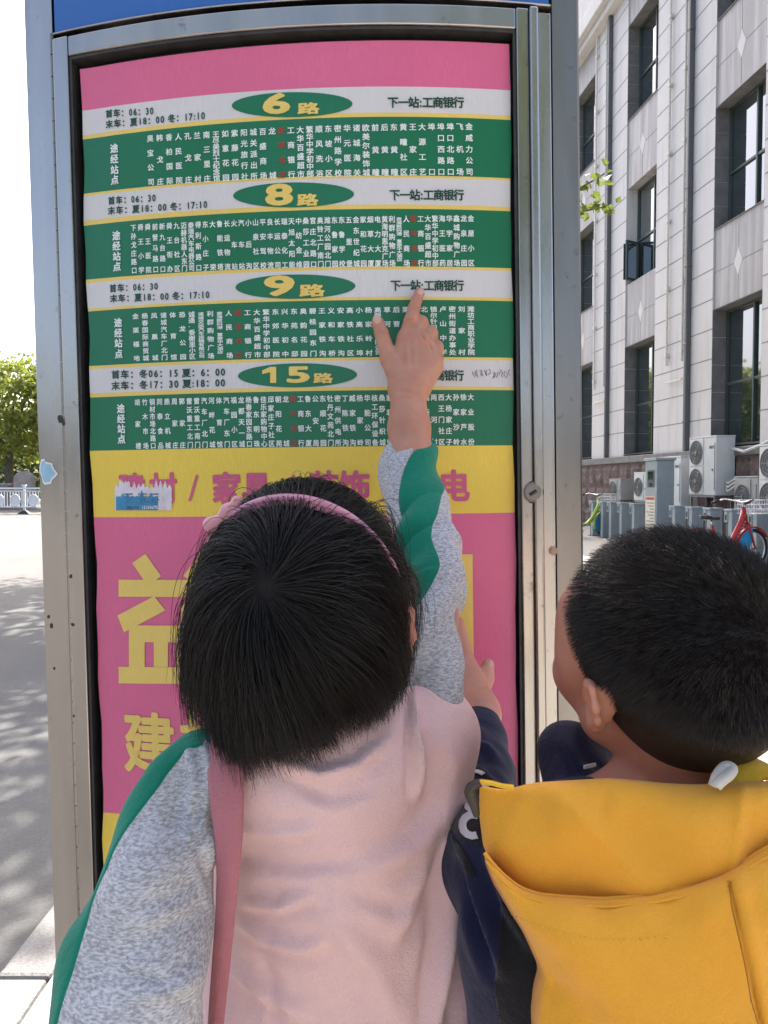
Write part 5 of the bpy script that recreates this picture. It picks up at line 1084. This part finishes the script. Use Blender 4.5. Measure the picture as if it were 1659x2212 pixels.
if Gd[170, NS // 2, 0] < Gd[170, :, 0].mean(): cols = -cols; Gd, Nn = loft(cR, rR, NRr, 0, foldR, cols=cols)
SIGN = 1
end = Gd[-1].mean(0); G2 = np.concatenate([Gd, (end + (Gd[-1] - end) * .80 + np.array([0, -.004, -.006]))[None]], 0)
slv = cloth_mesh('sleeve', G2, M['sleeve_grey'], g); wc(slv)
i0 = int(.31 * NRr); SG = Gd[i0:, :NS] + Nn[i0:, :NS] * .0011; SG[:, 0] -= Nn[i0:, 0] * .0016; SG[:, -1] -= Nn[i0:, NS - 1] * .0016; wc(cloth_mesh('sleeve_stripe', SG, M['stripe'], slv, wrap=False))
# left sleeve hanging to the lower left
def foldL(t, a):
    return .0045 * (ridge(9 * t - 1.2 * a + .8) - .5) * np.exp(-((t - .30) / .2) ** 2) + .0030 * np.sin(5 * t * 4 + 2 * a) * np.clip(t * 5, 0, 1) + .0026 * (ridge(11 * t + 1.6 * a) - .5) * np.clip((t - .05) * 5, 0, 1) + .0022 * np.sin(17 * t - 3 * a) + .004 * np.exp(-((t - .16) / .05) ** 2) * np.sin(4 * a)
cL = [P(480, 1668, .637), P(445, 1668, .632), P(402, 1740, .612), P(362, 1820, .592), P(336, 1910, .573), P(313, 2010, .556), P(292, 2110, .541), P(277, 2220, .528), P(268, 2350, .525), P(290, 2470, .57), P(322, 2535, .62)]
rL = [.026, .0345, .0335, .0365, .0415, .0455, .049, .0515, .051, .040, .027]
NRl = 180; tl = np.linspace(0, 1, NRl); cwid = np.interp(tl, [0, .1, .3, .6, 1], [28, 30, 33, 32, 30]); ccen = np.interp(tl, [0, .1, .2, .5, 1], [-70, -72, -74, -76, -76])
aL = np.radians(ccen - cwid); aRt = np.radians(ccen + cwid); cols = np.concatenate([aL[:, None] + (aRt - aL)[:, None] * np.linspace(0, 1, NS)[None], aRt[:, None] + (2 * np.pi - (aRt - aL))[:, None] * np.linspace(0, 1, NO + 2)[None, 1:-1]], 1)
Gd, Nn = loft(cL, rL, NRl, 0, foldL, cols=cols)
if Gd[100, NS // 2, 0] > Gd[100, :, 0].mean(): cols = -cols; Gd, Nn = loft(cL, rL, NRl, 0, foldL, cols=cols)
slv2 = cloth_mesh('sleeve', Gd, M['sleeve_grey'], g); wc(slv2)
crease(slv2, [([(440, 1590), (455, 1680), (440, 1780), (430, 1850)], 12, .0045), ([(405, 1610), (425, 1700), (400, 1800)], 14, .0035), ([(460, 1740), (430, 1830), (460, 1930)], 13, -.004), ([(450, 1900), (390, 1960), (300, 1990)], 18, .0035), ([(450, 2080), (380, 2140), (290, 2150)], 20, .004), ([(430, 2190), (350, 2130), (260, 2100)], 16, -.003)])
SG = Gd[6:, :NS] + Nn[6:, :NS] * .0013; SG[:, 0] -= Nn[6:, 0] * .0018; SG[:, -1] -= Nn[6:, NS - 1] * .0018; wc(cloth_mesh('sleeve_stripe', SG, M['stripe'], slv2, wrap=False))
def trousers(parent, hip, kn_sp, top, m, wrapfn, name='trousers'):
    b = Body(); b.ell(hip + np.array([0, 0, .0]), (.112, .086, .10), .03)
    for s_ in (-1, 1):
        hp = hip + np.array([s_ * .05, 0, -.02]); kn = np.array([hp[0] + s_ * .015, hp[1] + .02, .33]); an = np.array([kn[0], kn[1] - .02, .07]); b.chain([hp, kn, an], [.068, .052, .042], .02)
    b.disp(lambda X: .003 * nz(X, 8, 40)); b.plane(np.array([0, 0, top]), np.array([0, 0, -1.0]) * -1) if False else None
    o = b.mesh(axis(hip[0] - .16, hip[0] + .16, .006), axis(hip[1] - .14, hip[1] + .15, .006), axis(.02, hip[2] + .12, .007), name, m, parent); wrapfn(o)
    for s_ in (-1, 1):
        kn = np.array([hip[0] + s_ * .065, hip[1], .05]); b = Body(); b.cone(kn + np.array([0, -.02, -.01]), kn + np.array([0, .11, -.02]), .040, .034, .02); b.plane(np.array([0, 0, .002]), np.array([0, 0, -1.0]))
        so_ = b.mesh(axis(kn[0] - .06, kn[0] + .06, .005), axis(kn[1] - .09, kn[1] + .17, .005), axis(-.01, .11, .005), 'shoe', M['shoe'], parent); wrapfn(so_)
trousers(g, ghi, .06, 0, M['jeans'], wc); trousers(by, bhi, .06, 0, M['blackcloth'], wb)

# ---- helper: lay a flat shape on an already built surface, seen along given directions
def bvh_of(*obs):
    V = []; F = []
    for o in obs:
        n_ = len(V); V += [tuple(v.co) for v in o.data.vertices]; F += [[i + n_ for i in p.vertices] for p in o.data.polygons]
    return BVHTree.FromPolygons(V, F)
def lay(bv, u, v, lift):
    d = Vector(ray(u, v)); h = bv.ray_cast(Vector(CAM), d)
    if h[0] is None: return None
    n_ = h[1] if h[1].dot(d) < 0 else -h[1]; return np.array(h[0] + n_ * lift)
def decal(name, bv, polys, lift, m, parent, step=7):
    me = bpy.data.meshes.new(name); bm = bmesh.new()
    for pl_ in polys:
        vs = [bm.verts.new((u, v, 0)) for u, v in pl_]; bm.faces.new(vs)
    bmesh.ops.triangulate(bm, faces=bm.faces)
    us = [v.co.x for v in bm.verts]; vv = [v.co.y for v in bm.verts]
    for ax, (lo_, hi) in enumerate(((min(us), max(us)), (min(vv), max(vv)))):
        q = lo_ + step
        while q < hi:
            co = [0, 0, 0]; co[ax] = q; no = [0, 0, 0]; no[ax] = 1; bmesh.ops.bisect_plane(bm, geom=bm.verts[:] + bm.edges[:] + bm.faces[:], plane_co=co, plane_no=no, dist=1e-5); q += step
    dead = []
    for v in bm.verts:
        p = lay(bv, v.co.x, v.co.y, lift)
        if p is None: dead.append(v)
        else: v.co = p
    bmesh.ops.delete(bm, geom=dead, context='VERTS'); bmesh.ops.recalc_face_normals(bm, faces=bm.faces); bm.to_mesh(me); bm.free(); o = link(name, me, m, parent, True)
    s_ = o.modifiers.new('solid', 'SOLIDIFY'); s_.thickness = .0005; s_.offset = 0; return o
def seam(name, bv, pts, r_, m, parent, lift=.0, dash=False, wrapfn=None):
    us = np.array(pts, float); n_ = max(2, int(np.linalg.norm(np.diff(us, axis=0), axis=1).sum() / 4)); t = np.linspace(0, len(us) - 1, n_); out = []
    for q in t:
        i = min(int(q), len(us) - 2); p = lay(bv, *(us[i] + (us[i + 1] - us[i]) * (q - i)), lift)
        if p is not None: out.append(p)
    mb = MB()
    if dash:
        for i in range(0, len(out) - 2, 3): mb.tube([out[i], out[i + 1], out[i + 2] * .4 + out[i + 1] * .6], r_, 5)
    else: mb.tube(out, r_, 6)
    return mb.build(name, m, parent, smooth=True)

# ---- dusty-pink bag strap over the girl's left shoulder
bvS = bvh_of(shirt)
def ribbon(pts, widths, thick, name, m, parent=None, nsub=14, normal=None):
    """flat band through points, widths in metres, lying across `side` vectors"""
    pts = np.asarray(pts, float); n_ = len(pts); t = np.linspace(0, n_ - 1, (n_ - 1) * nsub + 1); C_ = np.stack([np.interp(t, np.arange(n_), pts[:, k_]) for k_ in range(3)], 1)
    ker = np.ones(nsub) / nsub; Cp = np.vstack([np.repeat(C_[:1], nsub, 0), C_, np.repeat(C_[-1:], nsub, 0)]); C_ = np.stack([np.convolve(Cp[:, k_], ker, 'same') for k_ in range(3)], 1)[nsub:-nsub]; W_ = np.interp(t, np.arange(n_), widths)
    T = np.gradient(C_, axis=0); T /= np.linalg.norm(T, axis=1)[:, None] + 1e-9; nn = np.asarray(normal if normal is not None else [(0, -1, 0)] * n_, float); nn = np.stack([np.interp(t, np.arange(n_), nn[:, k_]) for k_ in range(3)], 1); S_ = np.cross(T, nn); S_ /= np.linalg.norm(S_, axis=1)[:, None]; Nn_ = np.cross(S_, T)
    K = 8; Gd_ = np.stack([C_ + S_ * (W_ * (j / K - .5))[:, None] + Nn_ * (.0012 * math.cos((j / K - .5) * 5))  for j in range(K + 1)], 1)
    o = cloth_mesh(name, Gd_, m, parent, wrap=False); s_ = o.modifiers.new('solid', 'SOLIDIFY'); s_.thickness = thick; s_.offset = 0; return o
spts = [P(446, 1620, .70), P(455, 1585, .66), P(478, 1580, .622), P(485, 1640, .590), P(489, 1720, .576), P(494, 1810, .571), P(492, 1900, .571), P(485, 2000, .573), P(476, 2100, .575), P(467, 2200, .578), P(458, 2320, .585), P(440, 2420, .60)]
stp = ribbon(spts, [.030, .031, .031, .030, .0265, .0215, .0165, .0145, .0135, .0120, .011, .011], .0022, 'bag_strap', M['strap'], None, normal=[(0, .3, 1), (0, -.2, 1), (.0, -.9, .6)] + [(-.15, -1, .1)] * 9)
tag(stp, "dusty pink bag strap over the girl's left shoulder", 'bag strap')

# ---- boy: navy jacket
b = Body()
b.ell(P(1330, 2000, .605), (.120, .082, .098), .03); b.ell(P(1345, 2180, .615), (.120, .085, .15), .04); b.ell(P(1345, 2480, .62), (.125, .09, .15), .04)
b.chain([P(1105, 1830, .615), P(1240, 1810, .610), P(1440, 1840, .600), P(1610, 1810, .560), P(1650, 1850, .55)], [.036, .034, .036, .034, .034], .03)
b.chain([P(1228, 1618, .700), P(1248, 1690, .672), P(1285, 1770, .64)], [.022, .026, .024], .02); b.chain([P(1225, 1625, .700), P(1400, 1640, .735)], [.024, .026], .02)
b.chain([P(1110, 1830, .615), P(1036, 1852, .670), P(1022, 1765, .722), P(1030, 1680, .778), P(1034, 1600, .842), P(1035, 1558, .868)], [.046, .046, .0425, .036, .0285, .0235], .012)
b.disp(lambda X: .0030 * nz(X, 13, 45) + .0012 * nz(X, 14, 110))
xs = axis(.02, .36, .0040); ys = axis(.44, .90, .0035); zs = axis(.68, 1.10, .0035)
jk = b.mesh(xs, ys, zs, 'jacket', M['navy'], by); wb(jk)
crease(jk, [([(1000, 1600), (1050, 1615), (1075, 1640)], 9, .005), ([(1000, 1640), (1050, 1650), (1090, 1690)], 10, -.005), ([(1010, 1570), (1050, 1585)], 7, .003), ([(1000, 1840), (1040, 1950), (1090, 2100)], 14, .007), ([(990, 1860), (1020, 1980), (1060, 2110)], 12, -.006), ([(1060, 1850), (1100, 1960), (1160, 2050)], 16, .007), ([(1220, 1600), (1250, 1660), (1300, 1690)], 12, .004)])
def foldB(t, a): return .0042 * (ridge(13 * t + 1.4 * np.sin(a)) - .5) * np.clip((1 - t) * 6, 0, 1)
cB2 = [P(1600, 1800, .55), P(1655, 1850, .548), P(1720, 2050, .525), P(1765, 2250, .505), P(1740, 2400, .54), P(1670, 2560, .59)]
Gd, Nn = loft(cB2, [.034, .043, .044, .043, .038, .028], 70, 48, foldB); wb(cloth_mesh('sleeve', Gd, M['navy'], by))
bvJ = bvh_of(jk)
blk = [[(960, 1668), (1000, 1652), (1045, 1660), (1056, 1690), (1064, 1760), (1060, 1830), (1020, 1822), (985, 1800), (960, 1765)], [(1085, 1950), (1130, 1990), (1190, 2060), (1190, 2240), (1085, 2240), (1070, 2140)], [(975, 1800), (1002, 1835), (1030, 1890), (1010, 1890), (985, 1840)]]
dj = decal('jacket_panel', bvJ, blk, .0009, M['blackcloth'], jk); wb(dj)
def arc_shape(cx, cy, r0, r1, a0, a1, sq=1.0, n_=10, rot=0):
    P_ = [(r1 * math.cos(a), r1 * sq * math.sin(a)) for a in np.linspace(a0, a1, n_)]; Q_ = [(r0 * math.cos(a), r0 * sq * math.sin(a)) for a in np.linspace(a1, a0, n_)]; c_, s_ = math.cos(rot), math.sin(rot); return [(cx + x * c_ - y * s_, cy + x * s_ + y * c_) for x, y in P_ + Q_]
let = [arc_shape(1024, 1688, 20, 31, R(185), R(320), .75), arc_shape(1036, 1722, 17, 31, R(140), R(310), .9), [(1004, 1732), (1014, 1724), (1032, 1752), (1018, 1758), (1008, 1750)], arc_shape(1026, 1784, 15, 31, R(70), R(300), .95), [(985, 1712), (993, 1700), (995, 1735), (985, 1745)]]
wl_ = decal('jacket_lettering', bvJ, let, 0.0019, M['print_white'], jk, 5); wb(wl_)
zt = MB()
for i in range(16):
    p = P(1262 + i * 1.6, 1657 - i * .35, .618 + i * .0006); zt.box(p[0] - .0004, p[0] + .0004, p[1] - .001, p[1] + .001, p[2] - .0013, p[2] + .0013)
wb(zt.build('jacket_zip', M['whiteplastic'], jk))

# ---- yellow backpack
bp = empty('backpack', (.20, .50, .80)); tag(bp, 'bright yellow backpack with a wide front pocket on the boy\'s back', 'backpack')
def wbp(o): return world_child(o, bp)
def pline(pts, n_):
    pts = np.asarray(pts, float); d_ = np.r_[0, np.cumsum(np.linalg.norm(np.diff(pts, axis=0), axis=1))]; t = np.linspace(0, d_[-1], n_); return np.stack([np.interp(t, d_, pts[:, 0]), np.interp(t, d_, pts[:, 1])], 1)
def smooth1(a, k_=5):
    p = np.vstack([np.repeat(a[:1], k_, 0), a, np.repeat(a[-1:], k_, 0)]); return np.stack([np.convolve(p[:, i], np.ones(k_) / k_, 'same') for i in range(2)], 1)[k_:-k_]
def pillow(top, bot, left, right, depth, bulge, thick, nu=90, nv=70, fold=None):
    """cushion: four outline curves seen at `depth`(s,t), front bulged towards the viewer, back `thick` behind"""
    s_ = np.linspace(0, 1, nu); t_ = np.linspace(0, 1, nv); T_ = smooth1(pline(top, nu)); B_ = smooth1(pline(bot, nu)); L_ = smooth1(pline(left, nv)); R_ = smooth1(pline(right, nv)); S2, T2 = np.meshgrid(s_, t_, indexing='ij')
    C = ((1 - T2)[..., None] * T_[:, None] + T2[..., None] * B_[:, None] + (1 - S2)[..., None] * L_[None] + S2[..., None] * R_[None] - ((1 - S2) * (1 - T2))[..., None] * T_[0] - (S2 * (1 - T2))[..., None] * T_[-1] - ((1 - S2) * T2)[..., None] * B_[0] - (S2 * T2)[..., None] * B_[-1])
    bl_ = (1 - np.abs(2 * S2 - 1) ** 3.0) * (1 - np.abs(2 * T2 - 1) ** 3.4); D_ = depth(S2, T2) - bulge * bl_ ** .6
    if fold is not None: D_ = D_ - fold(S2, T2, C) * np.clip(bl_ * 4, 0, 1)
    X = CAM + D_[..., None] * (FWD + ((C[..., 0] - CU) / FPX)[..., None] * RGT - ((C[..., 1] - CV) / FPX)[..., None] * UPV)
    D0 = depth(S2, T2); E0 = CAM + D0[..., None] * (FWD + ((C[..., 0] - CU) / FPX)[..., None] * RGT - ((C[..., 1] - CV) / FPX)[..., None] * UPV); cen = E0.reshape(-1, 3).mean(0)
    sh = np.array([0, thick, -thick * .50]); Bk = E0 + sh; Bk = Bk + (cen + sh - Bk) * .10
    V = np.vstack([X.reshape(-1, 3), Bk.reshape(-1, 3)]); n_ = nu * nv; F = [[i * nv + j, i * nv + j + 1, (i + 1) * nv + j + 1, (i + 1) * nv + j] for i in range(nu - 1) for j in range(nv - 1)]; F += [[n_ + a for a in f[::-1]] for f in F]
    rim = [i * nv for i in range(nu)] + [(nu - 1) * nv + j for j in range(1, nv)] + [i * nv + nv - 1 for i in range(nu - 2, -1, -1)] + [j for j in range(nv - 2, 0, -1)]
    F += [[rim[i], rim[(i + 1) % len(rim)], n_ + rim[(i + 1) % len(rim)], n_ + rim[i]] for i in range(len(rim))]; return V, F, X
def cm(name, V, F, m, parent):
    o = mesh_np(name, V, F, m, parent, True); bm = bmesh.new(); bm.from_mesh(o.data); bmesh.ops.recalc_face_normals(bm, faces=bm.faces); bm.to_mesh(o.data); bm.free(); return o
topM = [(1036, 1694), (1060, 1697), (1085, 1703), (1108, 1702), (1135, 1692), (1170, 1687), (1230, 1683), (1285, 1680), (1310, 1678), (1360, 1681), (1420, 1688), (1490, 1692), (1560, 1690), (1640, 1684), (1800, 1690)]
def fM(S2, T2, C):
    u, v = C[..., 0], C[..., 1]; return .0035 * np.exp(-(((u - 1310) - (v - 1700) * -.12) / 16) ** 2) * np.exp(-((v - 1735) / 45) ** 2) * -1 + .004 * np.exp(-(((u - 1280) + (v - 1790) * -.9) / 22) ** 2) * np.exp(-((v - 1800) / 60) ** 2) + .0028 * np.sin(u / 61 + v / 90) + .002 * np.sin(u / 37 - v / 45 + 1) - .004 * np.exp(-((u - 1165) / 40) ** 2 - ((v - 1750) / 50) ** 2) + .003 * np.exp(-(((u - 1600) + (v - 1760) * .1) / 12) ** 2)
V, F, XM = pillow(topM, [(1150, 1990), (1300, 2010), (1550, 1990), (1800, 1950)], [(1036, 1694), (1035, 1760), (1044, 1830), (1085, 1900), (1150, 1990)], [(1800, 1690), (1815, 1820), (1800, 1950)], lambda s_, t_: .515 - .005 * t_ + .012 * (2 * s_ - 1) ** 2, .028, .075, fold=fM)
mp_ = cm('main_compartment', V, F, M['bag'], bp); wbp(mp_)
topP = [(1044, 1838), (1060, 1860), (1085, 1888), (1120, 1916), (1160, 1931), (1210, 1936), (1300, 1941), (1400, 1932), (1480, 1914), (1560, 1884), (1640, 1835), (1720, 1790), (1800, 1760)]
def fP(S2, T2, C):
    u, v = C[..., 0], C[..., 1]; l_ = (v - 1985) - (u - 1185) * 1.25; return .0050 * np.exp(-(l_ / 75) ** 2) * np.clip((v - 1960) / 80, 0, 1) - .0045 * np.exp(-((l_ - 120) / 60) ** 2) * np.clip((v - 1990) / 80, 0, 1) + .0025 * np.sin(u / 75 - v / 60) + .0022 * np.sin(u / 24 + .5) * np.exp(-((v - 1965) / 30) ** 2) - .004 * np.exp(-(((u - 1578) - (v - 1915) * .22) / 5) ** 2) * (v > 1905) + .003 * np.exp(-(((u - 1600) - (v - 1915) * .22) / 18) ** 2)
V, F, XP = pillow(topP, [(1166, 2212), (1172, 2420), (1400, 2450), (1840, 2420)][1:], [(1044, 1838), (1064, 1890), (1100, 1955), (1140, 2020), (1165, 2075), (1178, 2105), (1166, 2150), (1160, 2212), (1172, 2420)], [(1800, 1760), (1830, 2100), (1840, 2420)], lambda s_, t_: .486 - .012 * t_ + .012 * (2 * s_ - 1) ** 2, .024, .085, 110, 90, fP)
fp_ = cm('front_pocket', V, F, M['bag'], bp); wbp(fp_)
lip = MB(); lip.tube([XP[i, 0] + np.array([0, -.0016, .0008]) for i in range(110)], .0013, 8); lp = lip.build('pocket_piping', M['bag'], fp_, smooth=True); wbp(lp)
lip = MB(); lip.tube([XP[i, 2] + np.array([0, -.0028, -.0012]) for i in range(110)], .0009, 8); lp = lip.build('pocket_piping', M['bag'], fp_, smooth=True); wbp(lp)
bvP = bvh_of(fp_, mp_)
wbp(seam('seam_stitching', bvP, [(1072, 1766), (1073, 1830), (1074, 1900)], .00035, M['bag2'], mp_, .0002, True)); wbp(seam('seam_stitching', bvP, [(1105, 1975), (1160, 1998), (1215, 2016), (1280, 2028), (1350, 2030), (1450, 2022)], .00035, M['bag2'], fp_, .0002, True))
wbp(seam('pocket_seam', bvP, [(1574, 1912), (1582, 1965), (1597, 2030), (1612, 2100), (1622, 2160), (1645, 2240)], .0007, plain('dark_seam_thread', (.35, .16, .015, 1), .8), fp_, -.0003))  # upright pocket seam in a thread darker than the bag
zp = MB(); zq = [P(u, v, .512) for u, v in ((1024, 1700), (1040, 1690), (1062, 1693), (1085, 1699), (1108, 1702))]
zt2 = np.linspace(0, 4, 44)
for q in zt2: i = min(int(q), 3); p = zq[i] + (zq[i + 1] - zq[i]) * (q - i); zp.box(p[0] - .0006, p[0] + .0006, p[1] - .002, p[1] + .002, p[2] - .0005, p[2] + .0014)
wbp(zp.build('zip', M['bag2'], mp_)); 
ztail = ribbon([P(1040, 1690, .506), P(1020, 1698, .507), P(1014, 1712, .508), P(1024, 1735, .508), P(1031, 1768, .510)], [.004, .006, .007, .006, .003], .0015, 'zip_end', plain('bronze_zip_tape', (.045, .032, .02, 1), .45), mp_, normal=[(0, -1, .2)] * 5); wbp(ztail)
lpw = ribbon([P(1540, 1702, .500), P(1550, 1672, .500), P(1568, 1652, .503), P(1584, 1658, .500), P(1577, 1672, .495), P(1558, 1686, .492), P(1544, 1700, .492)], [.0065] * 7, .001, 'hanging_loop', plain('white_loop', (.60, .54, .45, 1), .8), bp, normal=[(-.3, -.8, .6)] * 7); wbp(lpw)
st1 = ribbon([P(1560, 1720, .545), P(1566, 1660, .560), P(1585, 1632, .580), P(1640, 1650, .605), P(1720, 1720, .62), P(1780, 1850, .63)], [.016, .018, .020, .026, .030, .032], .004, 'shoulder_strap', M['bag2'], bp, normal=[(-.3, -.8, .5), (-.3, -.6, .8), (-.1, -.2, 1), (.3, 0, 1), (.6, .3, .6), (.8, .4, .2)]); wbp(st1)
st2 = ribbon([P(1590, 1740, .525), P(1598, 1680, .535), P(1625, 1650, .548), P(1680, 1668, .560), P(1740, 1740, .57), P(1780, 1860, .56)], [.018, .020, .024, .028, .03, .03], .004, 'shoulder_strap', M['bag2'], bp, normal=[(-.3, -.9, .4), (-.2, -.8, .6), (0, -.3, 1), (.4, -.1, .9), (.8, -.1, .5), (1, 0, .2)]); wbp(st2)
